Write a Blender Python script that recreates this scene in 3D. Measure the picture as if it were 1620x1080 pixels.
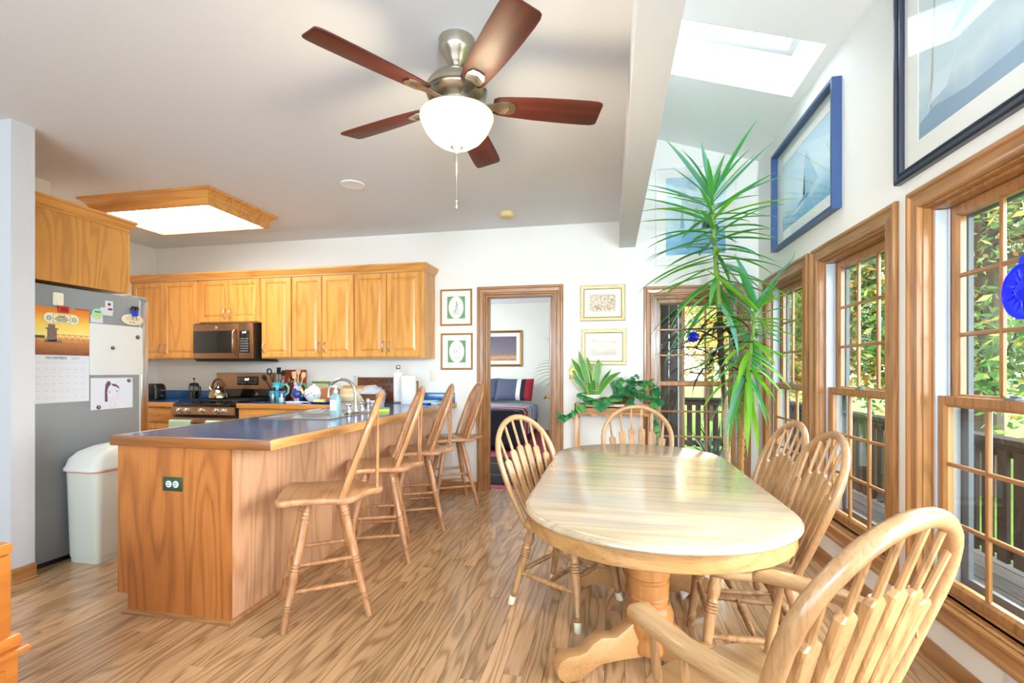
import bpy, bmesh, math, random
from mathutils import Vector, Matrix, noise

R = math.radians
PI = math.pi
random.seed(11)
for o_ in list(bpy.data.objects):
    bpy.data.objects.remove(o_)
SC = bpy.context.scene
COL = SC.collection

# ------------------------------------------------------------------ camera
F_PX, HOR, EYE = 768.0, 586.0, 1.26
YAW = math.atan(155.0 / 768.0)
cam_d = bpy.data.cameras.new('camera')
cam = bpy.data.objects.new('camera', cam_d)
COL.objects.link(cam)
cam.location = (0, 0, EYE)
cam.rotation_euler = (R(90), 0, YAW)
cam_d.sensor_width = 36.0
cam_d.lens = F_PX / 1620.0 * 36.0
cam_d.shift_y = (HOR - 540.0) / 1620.0
cam_d.clip_start = 0.05
cam_d.clip_end = 300
SC.camera = cam

# ------------------------------------------------------------------ sky, sun, lights, exposure
world = bpy.data.worlds.new('sky')
SC.world = world
world.use_nodes = True
wn = world.node_tree
wn.nodes.clear()
w_out = wn.nodes.new('ShaderNodeOutputWorld')
w_bg = wn.nodes.new('ShaderNodeBackground')
w_sky = wn.nodes.new('ShaderNodeTexSky')
w_sky.sky_type = 'NISHITA'
w_sky.sun_disc = False
w_sky.sun_elevation = R(30)
w_sky.sun_rotation = R(41)
w_sky.air_density = 1.0
w_sky.dust_density = 2.5
w_mix = wn.nodes.new('ShaderNodeMix')
w_mix.data_type = 'RGBA'
w_mix.inputs[0].default_value = 0.55
w_mix.inputs[7].default_value = (9, 9.3, 9.8, 1)
wn.links.new(w_sky.outputs[0], w_mix.inputs[6])
wn.links.new(w_mix.outputs[2], w_bg.inputs[0])
w_bg.inputs[1].default_value = 1.15
wn.links.new(w_bg.outputs[0], w_out.inputs[0])

SUN_DIR = Vector((0.58, 0.66, 0.50)).normalized()
sun_d = bpy.data.lights.new('sun', 'SUN')
sun_d.energy = 5.5
sun_d.color = (1.0, 0.93, 0.8)
sun_d.angle = R(0.6)
sun = bpy.data.objects.new('sun', sun_d)
COL.objects.link(sun)
sun.rotation_euler = SUN_DIR.to_track_quat('Z', 'Y').to_euler()


def area_light(name, loc, target, sx, sy, power, color):
    d = bpy.data.lights.new(name, 'AREA')
    d.shape = 'RECTANGLE'
    d.size, d.size_y = sx, sy
    d.energy = power
    d.color = color
    o = bpy.data.objects.new(name, d)
    COL.objects.link(o)
    o.location = loc
    o.rotation_euler = (Vector(loc) - Vector(target)).to_track_quat('Z', 'Y').to_euler()
    return o


# added fill lights behind the camera
area_light('ceiling_fill_light', (-1.9, -1.3, 1.75), (-2.1, 1.2, 2.74), 1.2, 0.8, 24, (0.66, 0.84, 1.0))  # added fill that lifts the flat ceiling
area_light('vault_fill_light', (0.80, -1.6, 1.9), (0.85, 3.6, 3.3), 0.7, 0.7, 36, (0.80, 0.90, 1.0)).data.spread = R(100)  # added fill that brightens the sloped vault
area_light('rear_fill_light', (-1.4, -3.3, 1.7), (-1.6, 3, 1.6), 4.2, 2.2, 100, (0.72, 0.87, 1.0))  # added broad fill; the rear wall has no opening
area_light('bedroom_window_light', (-3.9, 7.6, 1.6), (-1.5, 7.6, 1.2), 1.6, 1.5, 60, (0.92, 0.96, 1.0))
area_light('peninsula_fill_light', (1.34, 0.97, 1.15), (-1.85, 3.1, 0.45), 0.8, 1.6, 13, (0.95, 0.97, 1.0)).data.spread = R(80)  # added fill aimed at the stool side of the peninsula

SC.view_settings.view_transform = 'Standard'
SC.view_settings.look = 'None'
SC.view_settings.gamma = 1.0
SC.view_settings.use_curve_mapping = False
SC.view_settings.exposure = 0.98


# ------------------------------------------------------------------ helpers
def lin(h):
    if isinstance(h, (tuple, list)):
        return tuple(h[:3])
    c = [int(h[i:i + 2], 16) / 255.0 for i in (0, 2, 4)]
    return tuple(x / 12.92 if x <= 0.04045 else ((x + 0.055) / 1.055) ** 2.4 for x in c)


def rgba(h):
    return lin(h) + (1.0,)


def frame_between(p0, p1, ref=(1, 0, 0)):
    """Matrix whose local z runs from p0 to p1, origin at p0; local x as near REF as can be."""
    p0, p1 = Vector(p0), Vector(p1)
    w = (p1 - p0).normalized()
    u = Vector(ref)
    u = u - w * u.dot(w)
    if u.length < 1e-4:
        u = Vector((0, 1, 0))
        u = u - w * u.dot(w)
    u.normalize()
    v = w.cross(u)
    m = Matrix((u, v, w)).transposed().to_4x4()
    m.translation = p0
    return m


def T(x, y, z, rz=0.0):
    return Matrix.Translation((x, y, z)) @ Matrix.Rotation(rz, 4, 'Z')


class MB:
    def __init__(s):
        s.v, s.f, s.mi = [], [], []

    def add(s, vs, fs, M=None, mi=0):
        o = len(s.v)
        s.v += [tuple(M @ Vector(v)) if M is not None else tuple(v) for v in vs]
        s.f += [tuple(o + i for i in f) for f in fs]
        s.mi += [mi] * len(fs)
        return s

    def box(s, x0, x1, y0, y1, z0, z1, M=None, mi=0):
        vs = [(x0, y0, z0), (x1, y0, z0), (x1, y1, z0), (x0, y1, z0), (x0, y0, z1), (x1, y0, z1), (x1, y1, z1), (x0, y1, z1)]
        fs = [(3, 2, 1, 0), (4, 5, 6, 7), (0, 1, 5, 4), (1, 2, 6, 5), (2, 3, 7, 6), (3, 0, 4, 7)]
        return s.add(vs, fs, M, mi)

    def loops(s, ls, cap0=True, cap1=True, M=None, mi=0, closed=False):
        n = len(ls[0])
        vs = [p for l in ls for p in l]
        fs = []
        k = len(ls)
        for a in range(k if closed else k - 1):
            b = (a + 1) % k
            for i in range(n):
                j = (i + 1) % n
                fs.append((a * n + i, a * n + j, b * n + j, b * n + i))
        if not closed:
            if cap0:
                fs.append(tuple(reversed(range(n))))
            if cap1:
                fs.append(tuple(range((k - 1) * n, k * n)))
        return s.add(vs, fs, M, mi)

    def lathe(s, prof, n=16, M=None, mi=0, cap=True):
        ls = []
        for r, z in prof:
            r = max(r, 1e-4)
            ls.append([(r * math.cos(2 * PI * i / n), r * math.sin(2 * PI * i / n), z) for i in range(n)])
        return s.loops(ls, cap, cap, M, mi)

    def tube(s, pts, r, n=8, M=None, mi=0, closed=False, flat=1.0):
        pts = [Vector(p) for p in pts]
        k = len(pts)
        rs = r if isinstance(r, (list, tuple)) else [r] * k
        ls = []
        u = None
        for i in range(k):
            a = pts[(i - 1) % k] if (closed or i > 0) else pts[i]
            b = pts[(i + 1) % k] if (closed or i < k - 1) else pts[i]
            t = (b - a).normalized()
            if u is None:
                u = t.orthogonal().normalized()
            u = u - t * u.dot(t)
            u.normalize()
            v = t.cross(u)
            ls.append([tuple(pts[i] + rs[i] * (math.cos(2 * PI * j / n) * u + flat * math.sin(2 * PI * j / n) * v)) for j in range(n)])
        return s.loops(ls, True, True, M, mi, closed)

    def prism(s, poly, z0, z1, M=None, mi=0):
        return s.loops([[(x, y, z0) for x, y in poly], [(x, y, z1) for x, y in poly]], True, True, M, mi)

    def slab(s, poly, z0, z1, r, M=None, mi=0):
        """Prism with rounded upper and lower edges."""
        cx = sum(p[0] for p in poly) / len(poly)
        cy = sum(p[1] for p in poly) / len(poly)

        def inset(d):
            out = []
            for x, y in poly:
                l = math.hypot(x - cx, y - cy) or 1
                k = max(0.0, 1 - d / l)
                out.append((cx + (x - cx) * k, cy + (y - cy) * k))
            return out
        ls = []
        for d, z in ((r, z0), (r * .3, z0 + r * .3), (0, z0 + r), (0, z1 - r), (r * .3, z1 - r * .3), (r, z1)):
            ls.append([(x, y, z) for x, y in inset(d)])
        return s.loops(ls, True, True, M, mi)

    def build(s, name, mat, parent=None, bevel=0.0, seg=2, smooth=40, attr=None):
        me = bpy.data.meshes.new(name)
        me.from_pydata(s.v, [], s.f)
        mats = mat if isinstance(mat, (list, tuple)) else [mat]
        for m in mats:
            me.materials.append(m)
        if len(mats) > 1:
            me.polygons.foreach_set('material_index', s.mi)
        bm = bmesh.new()
        bm.from_mesh(me)
        bmesh.ops.recalc_face_normals(bm, faces=bm.faces)
        if bevel > 0:
            es = [e for e in bm.edges if len(e.link_faces) == 2 and e.calc_face_angle(0) > R(38)]
            if es:
                bmesh.ops.bevel(bm, geom=es, offset=bevel, segments=seg, profile=0.5, affect='EDGES', clamp_overlap=True)
        bm.to_mesh(me)
        bm.free()
        if smooth:
            for p in me.polygons:
                p.use_smooth = True
            me.set_sharp_from_angle(angle=R(smooth))
        if attr is not None:
            a = me.attributes.new('rnd', 'FLOAT', 'FACE')
            a.data.foreach_set('value', attr)
        o = bpy.data.objects.new(name, me)
        COL.objects.link(o)
        if parent is not None:
            o.parent = parent
        return o


def tag(o, label, cat, group=None):
    o['label'] = label
    o['category'] = cat
    if group:
        o['group'] = group
    return o


def thing(name, label, cat, loc=(0, 0, 0), rz=0.0, group=None):
    o = bpy.data.objects.new(name, None)
    o.empty_display_size = 0.05
    COL.objects.link(o)
    o.location = loc
    o.rotation_euler = (0, 0, rz)
    return tag(o, label, cat, group)


def structure(o):
    o['kind'] = 'structure'
    return o


def empty(name, loc=(0, 0, 0), rz=0.0):
    o = bpy.data.objects.new(name, None)
    COL.objects.link(o)
    o.location = loc
    o.rotation_euler = (0, 0, rz)
    return o


def dup(root, loc, rz, label, group=None):
    """A copy of a thing with copies of its parts and sub-parts (mesh data shared)."""
    r = root.copy()
    COL.objects.link(r)
    r.location = loc
    r.rotation_euler = (0, 0, rz)
    r['label'] = label
    if group:
        r['group'] = group
    for ch in list(root.children):
        c = ch.copy()
        COL.objects.link(c)
        c.parent = r
        for g in ch.children:
            d = g.copy()
            COL.objects.link(d)
            d.parent = c
    return r


def text(body, size, mat, parent, loc, rot=(R(90), 0, 0), name='lettering', ext=0.0006, align='CENTER', sx=1.0):
    c = bpy.data.curves.new(name, 'FONT')
    c.body = body
    c.size = size
    c.extrude = ext
    c.align_x = align
    c.align_y = 'CENTER'
    c.resolution_u = 2
    c.materials.append(mat)
    tmp = bpy.data.objects.new(name + '_outline', c)
    COL.objects.link(tmp)
    bpy.context.view_layer.update()
    me = bpy.data.meshes.new_from_object(tmp.evaluated_get(bpy.context.evaluated_depsgraph_get()))
    bpy.data.objects.remove(tmp)
    me.name = name
    o = bpy.data.objects.new(name, me)
    COL.objects.link(o)
    o.parent = parent
    o.location = loc
    o.rotation_euler = rot
    o.scale = (sx, 1, 1)
    return o


# ------------------------------------------------------------------ materials
def new_mat(name):
    m = bpy.data.materials.new(name)
    m.use_nodes = True
    nt = m.node_tree
    nt.nodes.clear()
    out = nt.nodes.new('ShaderNodeOutputMaterial')
    b = nt.nodes.new('ShaderNodeBsdfPrincipled')
    nt.links.new(b.outputs[0], out.inputs[0])
    return m, nt, b, out


def N(nt, typ, ins=None, **attrs):
    n = nt.nodes.new(typ)
    for k, v in attrs.items():
        setattr(n, k, v)
    for k, v in (ins or {}).items():
        if hasattr(v, 'is_output'):
            nt.links.new(v, n.inputs[k])
        else:
            n.inputs[k].default_value = v
    return n


def math_n(nt, op, a, b=0.0):
    return N(nt, 'ShaderNodeMath', {0: a, 1: b}, operation=op).outputs[0]


def mix_rgb(nt, fac, a, b, blend='MIX'):
    n = nt.nodes.new('ShaderNodeMix')
    n.data_type = 'RGBA'
    n.blend_type = blend
    for i, v in ((0, fac), (6, a), (7, b)):
        if hasattr(v, 'is_output'):
            nt.links.new(v, n.inputs[i])
        else:
            n.inputs[i].default_value = v
    return n.outputs[2]


def plain(name, col, rough=0.5, metal=0.0, vary=0.0, scale=6.0, coat=0.0, bump=0.0, bscale=60.0, emit=None, estr=0.0, trans=0.0, alpha=1.0):
    m, nt, b, out = new_mat(name)
    b.inputs['Roughness'].default_value = rough
    b.inputs['Metallic'].default_value = metal
    b.inputs['Coat Weight'].default_value = coat
    b.inputs['Coat Roughness'].default_value = 0.12
    b.inputs['Transmission Weight'].default_value = trans
    c = rgba(col)
    if vary:
        tc = N(nt, 'ShaderNodeTexCoord')
        no = N(nt, 'ShaderNodeTexNoise', {'Vector': tc.outputs['Object'], 'Scale': scale, 'Detail': 3.0})
        d = tuple(x * (1 - vary) for x in c[:3]) + (1,)
        l = tuple(min(1, x * (1 + vary)) for x in c[:3]) + (1,)
        nt.links.new(mix_rgb(nt, no.outputs['Fac'], d, l), b.inputs['Base Color'])
    else:
        b.inputs['Base Color'].default_value = c
    if bump:
        tc = N(nt, 'ShaderNodeTexCoord')
        no = N(nt, 'ShaderNodeTexNoise', {'Vector': tc.outputs['Object'], 'Scale': bscale, 'Detail': 2.0})
        bp = N(nt, 'ShaderNodeBump', {'Height': no.outputs['Fac'], 'Strength': bump, 'Distance': 0.01})
        nt.links.new(bp.outputs[0], b.inputs['Normal'])
    if emit:
        b.inputs['Emission Color'].default_value = rgba(emit)
        b.inputs['Emission Strength'].default_value = estr
    return m


def wood(name, light, dark, axis='Z', rough=0.35, coat=0.25, freq=7.0, bands=9.0, amount=0.55, pores=0.4, world_pos=False, vary=0.16, stretch=0.1, worn=None):
    """Oak-like: contour bands of a stretched noise (cathedral grain) plus fine dark pores along AXIS."""
    m, nt, b, out = new_mat(name)
    if world_pos:
        g = N(nt, 'ShaderNodeNewGeometry')
        base = g.outputs['Position']
        at = N(nt, 'ShaderNodeAttribute', attribute_name='rnd')
        rnd = at.outputs['Fac']
    else:
        tc = N(nt, 'ShaderNodeTexCoord')
        base = tc.outputs['Object']
        oi = N(nt, 'ShaderNodeObjectInfo')
        rnd = oi.outputs['Random']
    off = N(nt, 'ShaderNodeCombineXYZ', {0: math_n(nt, 'MULTIPLY', rnd, 37.0), 1: math_n(nt, 'MULTIPLY', rnd, 91.0), 2: math_n(nt, 'MULTIPLY', rnd, 53.0)})
    co = N(nt, 'ShaderNodeVectorMath', {0: base, 1: off.outputs[0]}, operation='ADD').outputs[0]
    s1 = [freq] * 3
    s2 = [150.0] * 3
    i = 'XYZ'.index(axis)
    s1[i] = freq * stretch
    s2[i] = 5.0
    mp1 = N(nt, 'ShaderNodeVectorMath', {0: co, 1: tuple(s1)}, operation='MULTIPLY').outputs[0]
    mp2 = N(nt, 'ShaderNodeVectorMath', {0: co, 1: tuple(s2)}, operation='MULTIPLY').outputs[0]
    n1 = N(nt, 'ShaderNodeTexNoise', {'Vector': mp1, 'Scale': 1.0, 'Detail': 1.5, 'Roughness': 0.45, 'Distortion': 0.25})
    sn = math_n(nt, 'SINE', math_n(nt, 'MULTIPLY', n1.outputs['Fac'], bands * 6.2832))
    g1 = math_n(nt, 'POWER', math_n(nt, 'MULTIPLY_ADD', sn, 0.5), 2.2)
    nt.nodes[-1].inputs[0].links[0].from_node.inputs[2].default_value = 0.5
    n2 = N(nt, 'ShaderNodeTexNoise', {'Vector': mp2, 'Scale': 1.0, 'Detail': 2.0})
    p = N(nt, 'ShaderNodeMapRange', {'Value': n2.outputs['Fac'], 'From Min': 0.48, 'From Max': 0.75}).outputs[0]
    fac = math_n(nt, 'ADD', math_n(nt, 'MULTIPLY', g1, amount), math_n(nt, 'MULTIPLY', p, pores))
    fac = N(nt, 'ShaderNodeClamp', {0: fac}).outputs[0]
    c = mix_rgb(nt, fac, rgba(light), rgba(dark))
    val = math_n(nt, 'ADD', math_n(nt, 'MULTIPLY', rnd, vary * 2), 1.0 - vary)
    vc = N(nt, 'ShaderNodeCombineXYZ', {0: val, 1: val, 2: val}).outputs[0]
    c = mix_rgb(nt, 1.0, c, vc, 'MULTIPLY')
    if worn:
        sw = [1.6] * 3
        sw[i] = 0.8
        mw_ = N(nt, 'ShaderNodeVectorMath', {0: base, 1: tuple(sw)}, operation='MULTIPLY').outputs[0]
        n3 = N(nt, 'ShaderNodeTexNoise', {'Vector': mw_, 'Scale': 1.6, 'Detail': 5.0, 'Roughness': .65})
        wf = N(nt, 'ShaderNodeMapRange', {'Value': n3.outputs['Fac'], 'From Min': .47, 'From Max': .66, 'To Max': .75}).outputs[0]
        c = mix_rgb(nt, wf, c, rgba(worn))
    nt.links.new(c, b.inputs['Base Color'])
    b.inputs['Roughness'].default_value = rough
    b.inputs['Coat Weight'].default_value = coat
    b.inputs['Coat Roughness'].default_value = 0.15
    bp = N(nt, 'ShaderNodeBump', {'Height': fac, 'Strength': 0.06, 'Distance': 0.002})
    bp.invert = True
    nt.links.new(bp.outputs[0], b.inputs['Normal'])
    return m


def glass_mat(name, tint='f4f8f7', refl=0.06):
    m = bpy.data.materials.new(name)
    m.use_nodes = True
    nt = m.node_tree
    nt.nodes.clear()
    out = nt.nodes.new('ShaderNodeOutputMaterial')
    lw = N(nt, 'ShaderNodeLayerWeight', {'Blend': 0.5})
    fc = math_n(nt, 'MULTIPLY', math_n(nt, 'POWER', lw.outputs['Facing'], 4.0), 0.45)
    fc = math_n(nt, 'ADD', fc, refl * 0.5)
    tr = N(nt, 'ShaderNodeBsdfTransparent', {0: rgba(tint)})
    gl = N(nt, 'ShaderNodeBsdfGlossy', {'Color': (1, 1, 1, 1), 'Roughness': 0.02})
    mx = N(nt, 'ShaderNodeMixShader', {0: fc, 1: tr.outputs[0], 2: gl.outputs[0]})
    nt.links.new(mx.outputs[0], out.inputs[0])
    return m


def leaf_mat(name, c1, c2, trans=0.35, rough=0.4, attr=None, scale=3.0):
    m, nt, b, out = new_mat(name)
    if attr:
        f = N(nt, 'ShaderNodeAttribute', attribute_name=attr).outputs['Fac']
    else:
        oi = N(nt, 'ShaderNodeObjectInfo')
        tc = N(nt, 'ShaderNodeTexCoord')
        no = N(nt, 'ShaderNodeTexNoise', {'Vector': tc.outputs['Object'], 'Scale': scale})
        f = math_n(nt, 'MULTIPLY', math_n(nt, 'ADD', oi.outputs['Random'], no.outputs['Fac']), 0.55)
        f = N(nt, 'ShaderNodeClamp', {0: f}).outputs[0]
    if isinstance(c1, list):
        ramp = N(nt, 'ShaderNodeValToRGB', {0: f})
        el = ramp.color_ramp.elements
        el[0].position, el[0].color = c1[0][0], rgba(c1[0][1])
        el[1].position, el[1].color = c1[-1][0], rgba(c1[-1][1])
        for p, c in c1[1:-1]:
            e = el.new(p)
            e.color = rgba(c)
        colr = ramp.outputs[0]
    else:
        colr = mix_rgb(nt, f, rgba(c1), rgba(c2))
    nt.links.new(colr, b.inputs['Base Color'])
    b.inputs['Roughness'].default_value = rough
    tl = N(nt, 'ShaderNodeBsdfTranslucent', {0: colr})
    mx = N(nt, 'ShaderNodeMixShader', {0: trans, 1: b.outputs[0], 2: tl.outputs[0]})
    nt.links.new(mx.outputs[0], out.inputs[0])
    return m


def ramp_mat(name, stops, axis='Z', lo=0.0, hi=1.0, rough=0.6, noise_amt=0.0, nscale=8.0, nstretch=(1, 1, 1)):
    """Flat print: colour stops along an object axis, broken up by noise."""
    m, nt, b, out = new_mat(name)
    tc = N(nt, 'ShaderNodeTexCoord')
    sp = N(nt, 'ShaderNodeSeparateXYZ', {0: tc.outputs['Object']})
    f = N(nt, 'ShaderNodeMapRange', {'Value': sp.outputs[axis], 'From Min': lo, 'From Max': hi}).outputs[0]
    if noise_amt:
        v = N(nt, 'ShaderNodeVectorMath', {0: tc.outputs['Object'], 1: tuple(nstretch)}, operation='MULTIPLY').outputs[0]
        no = N(nt, 'ShaderNodeTexNoise', {'Vector': v, 'Scale': nscale, 'Detail': 4.0})
        f = math_n(nt, 'ADD', f, math_n(nt, 'MULTIPLY', math_n(nt, 'SUBTRACT', no.outputs['Fac'], 0.5), noise_amt))
    ramp = N(nt, 'ShaderNodeValToRGB', {0: f})
    el = ramp.color_ramp.elements
    el[0].position, el[0].color = stops[0][0], rgba(stops[0][1])
    el[1].position, el[1].color = stops[-1][0], rgba(stops[-1][1])
    for p, c in stops[1:-1]:
        e = el.new(p)
        e.color = rgba(c)
    nt.links.new(ramp.outputs[0], b.inputs['Base Color'])
    b.inputs['Roughness'].default_value = rough
    return m


WALL = plain('wall_paint', 'eae9e3', 0.65, bump=0.02, bscale=90)
CEIL = plain('ceiling_paint', 'e0e3e6', 0.8, bump=0.02, bscale=60)
BEAMP = plain('beam_paint', 'd6dade', 0.7, bump=0.02, bscale=40)
WHITE = plain('white_paint', 'f1f1ee', 0.6)
FLOORW = wood('floor_oak', 'cba277', '85603a', 'Y', rough=0.26, coat=0.4, freq=8.5, bands=9.0, amount=0.62, pores=0.4, world_pos=True, vary=0.2, stretch=0.11)
SUBFLOOR = plain('subfloor_shadow_gap', '3a2614', 0.9)
CAB = wood('cabinet_oak', 'dd9f4e', 'b3702a', 'Z', rough=0.35, coat=0.3, freq=8, bands=5, amount=0.45, pores=0.3, vary=0.06)
CABX = wood('cabinet_oak_level_grain', 'd6974a', 'a9672a', 'X', rough=0.35, coat=0.3, freq=8, bands=5, amount=0.45, pores=0.3, vary=0.06)
CABY = wood('cabinet_oak_depth_grain', 'd6974a', 'a9672a', 'Y', rough=0.35, coat=0.3, freq=8, bands=5, amount=0.45, pores=0.3, vary=0.06)
PENIN = wood('peninsula_oak_lit', 'e2b088', 'b67c50', 'Z', rough=0.4, coat=0.25, freq=5, bands=9, amount=0.45, pores=0.3, vary=0.05, stretch=0.16)  # oak lightened to imitate window glow on the stool side
TRIMV = wood('trim_oak_upright', 'ac7845', '704620', 'Z', rough=0.35, coat=0.3, freq=12, bands=5, amount=0.4, pores=0.4, vary=0.08)
TRIMX = wood('trim_oak_along_x', 'ac7845', '704620', 'X', rough=0.35, coat=0.3, freq=12, bands=5, amount=0.4, pores=0.4, vary=0.08)
TRIMY = wood('trim_oak_along_y', 'ac7845', '704620', 'Y', rough=0.35, coat=0.3, freq=12, bands=5, amount=0.4, pores=0.4, vary=0.08)
STOOLW = wood('stool_oak', 'c08a5a', '87532c', 'Z', rough=0.35, coat=0.3, freq=14, bands=4, amount=0.4, pores=0.4, vary=0.08)
STOOLY = wood('stool_seat_oak', 'c39064', '905a32', 'X', rough=0.3, coat=0.35, freq=9, bands=5, amount=0.4, pores=0.35, vary=0.05)
CHAIRW = wood('chair_oak', 'b58a5c', '734d28', 'Z', rough=0.35, coat=0.3, freq=14, bands=4, amount=0.4, pores=0.45, vary=0.08)
CHAIRB = wood('chair_bow_oak', 'b3895e', '734d28', 'Z', rough=0.32, coat=0.35, freq=9, bands=2, amount=0.25, pores=0.4, vary=0.05)
CHAIRY = wood('chair_seat_oak', 'ba9366', '805830', 'Y', rough=0.35, coat=0.3, freq=8, bands=5, amount=0.4, pores=0.4, vary=0.05)
TABLEX = wood('table_oak_worn', 'bca98c', '8a755a', 'X', worn='97948c', rough=0.17, coat=0.5, freq=9, bands=4, amount=0.35, pores=0.35, vary=0.1)
TABLEA = wood('table_apron_oak', 'b58853', '84592e', 'X', rough=0.35, coat=0.3, freq=8, bands=5, amount=0.4, pores=0.4, vary=0.04)
PEDW = wood('pedestal_oak', 'b67c42', '7f4c22', 'Z', rough=0.35, coat=0.3, freq=9, bands=5, amount=0.4, pores=0.4, vary=0.04)
FOOTW = wood('pedestal_foot_oak', 'ba8c5a', '946538', 'X', rough=0.4, coat=0.2, freq=6, bands=3, amount=0.4, pores=0.4, vary=0.04)
GLASS = glass_mat('window_glass')
PGLASS = glass_mat('picture_glass', 'ffffff', 0.05)
CLEAR = glass_mat('clear_glass', 'e8f0f0', 0.1)
LAMIN = plain('blue_laminate', '2a5f9a', 0.16, vary=0.25, scale=9, coat=0.2)
STEEL = plain('stainless_steel', 'd2d2d0', 0.24, 1.0)
CHROME = plain('chrome', 'd8dadd', 0.12, 1.0)
BRONZE = plain('warm_stainless_steel', 'a58468', 0.3, 1.0, vary=0.06, scale=3)
NICKEL = plain('brushed_nickel', 'b9b2a4', 0.28, 1.0)
BRASS = plain('brass', 'd9b355', 0.25, 1.0)
BLACK = plain('black_plastic', '0c0c0e', 0.35)
BLACKG = plain('black_glass', '0a0a0c', 0.06, coat=0.5)
IRON = plain('cast_iron', '1d1e20', 0.55)
FRIDGE = plain('fridge_grey_enamel', '8b9093', 0.33, vary=0.03, scale=2)
PAPER = plain('white_paper', 'd3d7df', 0.7)
CREAM = plain('cream_plastic', 'e6e1cd', 0.5)
VINYL = plain('white_vinyl', 'b4b9be', 0.45)
INK = plain('dark_print', '26282c', 0.7)
GREYINK = plain('grey_print', '9aa0b0', 0.7)
RED = plain('red_plastic', 'c22a20', 0.35)
BLUE = plain('blue_plastic', '1440c8', 0.35)
EMITW = plain('fluorescent_diffuser', 'ffffff', 0.5, emit='fff9ee', estr=8.0)

# ================================================================== SETTING
XR, YB, ZC = 1.37, 4.93, 2.74


def slope_z(x):
    return 3.226 + 0.32 * (XR - x)


def in_view(p):
    x, y, z = p
    d = -x * math.sin(YAW) + y * math.cos(YAW)
    if d < 0.3:
        return 0
    u = 810 + F_PX * (x * math.cos(YAW) + y * math.sin(YAW)) / d
    v = HOR - F_PX * (z - EYE) / d
    return 1.0 / (d * d) if (-60 < u < 1680 and v < 1180) else 0


# ---- floor: strip oak boards running away from the camera
floor = structure(MB().box(-6.3, XR, -3.6, 5.06, -0.12, -0.019).build('floor', SUBFLOOR, smooth=0))
BW = 0.083
boards = []
x = -5.5
while x < XR - 0.01:
    y = -3.5 - random.random()
    x1 = min(x + BW, XR)
    while y < 5.06:
        l = random.uniform(0.55, 1.7)
        boards.append((x, x1, max(y, -3.5), min(y + l, 5.06)))
        y += l
    x += BW
scored = []
for b in boards:
    cx, cy = (b[0] + b[1]) / 2, (b[2] + b[3]) / 2
    s = max(in_view((cx, b[2] + .05, 0)), in_view((cx, cy, 0)), in_view((cx, b[3] - .05, 0))) * (b[3] - b[2])
    if cx < -1.85 and cy > 2.1:
        s *= 0.05
    if cx < -3.4 and cy > 2.0:
        s = 0
    scored.append((s, b))
scored.sort(key=lambda t: -t[0])


def board_mesh(mb, b):
    g = 0.0009
    h = -random.uniform(0, 0.0007)
    mb.box(b[0] + g, b[1] - g, b[2] + g, b[3] - g, -0.019, h)


for s, b in scored[:300]:
    mb = MB()
    board_mesh(mb, b)
    mb.build('plank', FLOORW, floor, smooth=0, attr=[random.random()] * 6)
mb = MB()
at = []
for s, b in scored[300:]:
    board_mesh(mb, b)
    at += [random.random()] * 6
o = mb.build('planks', FLOORW, floor, smooth=0, attr=at)
o['kind'] = 'stuff'

# ---- walls
DX0, DX1, DZ = -1.275, -0.555, 2.045
WX0, WX1, WZ0, WZ1 = 0.413, 1.207, 0.295, 1.99
mb = MB()
mb.box(-5.52, DX0, YB, 5.06, 0, 3.0).box(DX0, DX1, YB, 5.06, DZ, 3.0).box(DX1, WX0, YB, 5.06, 0, 3.8)
mb.box(WX0, WX1, YB, 5.06, -0.2, WZ0).box(WX0, WX1, YB, 5.06, WZ1, 3.8).box(WX1, 1.52, YB, 5.06, -0.2, 3.8)
structure(mb.build('wall_back', WALL, smooth=0))
RW = [(3.832, 4.656), (2.762, 3.587), (1.660, 2.492), (0.56, 1.39)]  # the fourth opening is unseen, added to let in daylight
mb = MB()
ys = [YB] + [v for a, b in RW for v in (b, a)] + [-3.6]
for i in range(0, len(ys), 2):
    mb.box(XR, 1.52, ys[i + 1], ys[i], -0.2, 3.45)
for a, b in RW:
    mb.box(XR, 1.52, a, b, -0.2, WZ0).box(XR, 1.52, a, b, WZ1, 3.45)
structure(mb.build('wall_right', WALL, smooth=0))
structure(MB().box(-5.52, -5.40, 2.335, YB, 0, ZC).build('wall_left', WALL, smooth=0))
structure(MB().box(-6.3, -3.45, 2.213, 2.335, 0, ZC).build('wall_partition', plain('wall_paint_darkened', 'cbccd0', .65), smooth=0))  # wall paint darkened here to offset the fill light falling on it
structure(MB().box(-5.40, -4.31, 2.335, 3.02, 0, ZC).build('wall_recess', WALL, smooth=0))
structure(MB().box(-6.42, -6.3, -3.6, 2.335, 0, ZC).build('wall_west', WALL, smooth=0))
structure(MB().box(-6.42, 1.52, -3.72, -3.6, 0, 3.8).build('wall_rear', WALL, smooth=0))
structure(MB().box(-6.42, 0.09, -3.6, 5.06, ZC, ZC + 0.12).build('ceiling', CEIL, smooth=0))
structure(MB().box(0.09, 0.245, -3.6, YB, 2.476, 3.72).build('ceiling_beam', BEAMP, smooth=0))


def sloped(mb, x0, x1, y0, y1, t0, t1):
    vs = []
    for t in (t0, t1):
        for x, y in ((x0, y0), (x1, y0), (x1, y1), (x0, y1)):
            vs.append((x, y, slope_z(x) + t))
    mb.add(vs, [(3, 2, 1, 0), (4, 5, 6, 7), (0, 1, 5, 4), (1, 2, 6, 5), (2, 3, 7, 6), (3, 0, 4, 7)])


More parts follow.
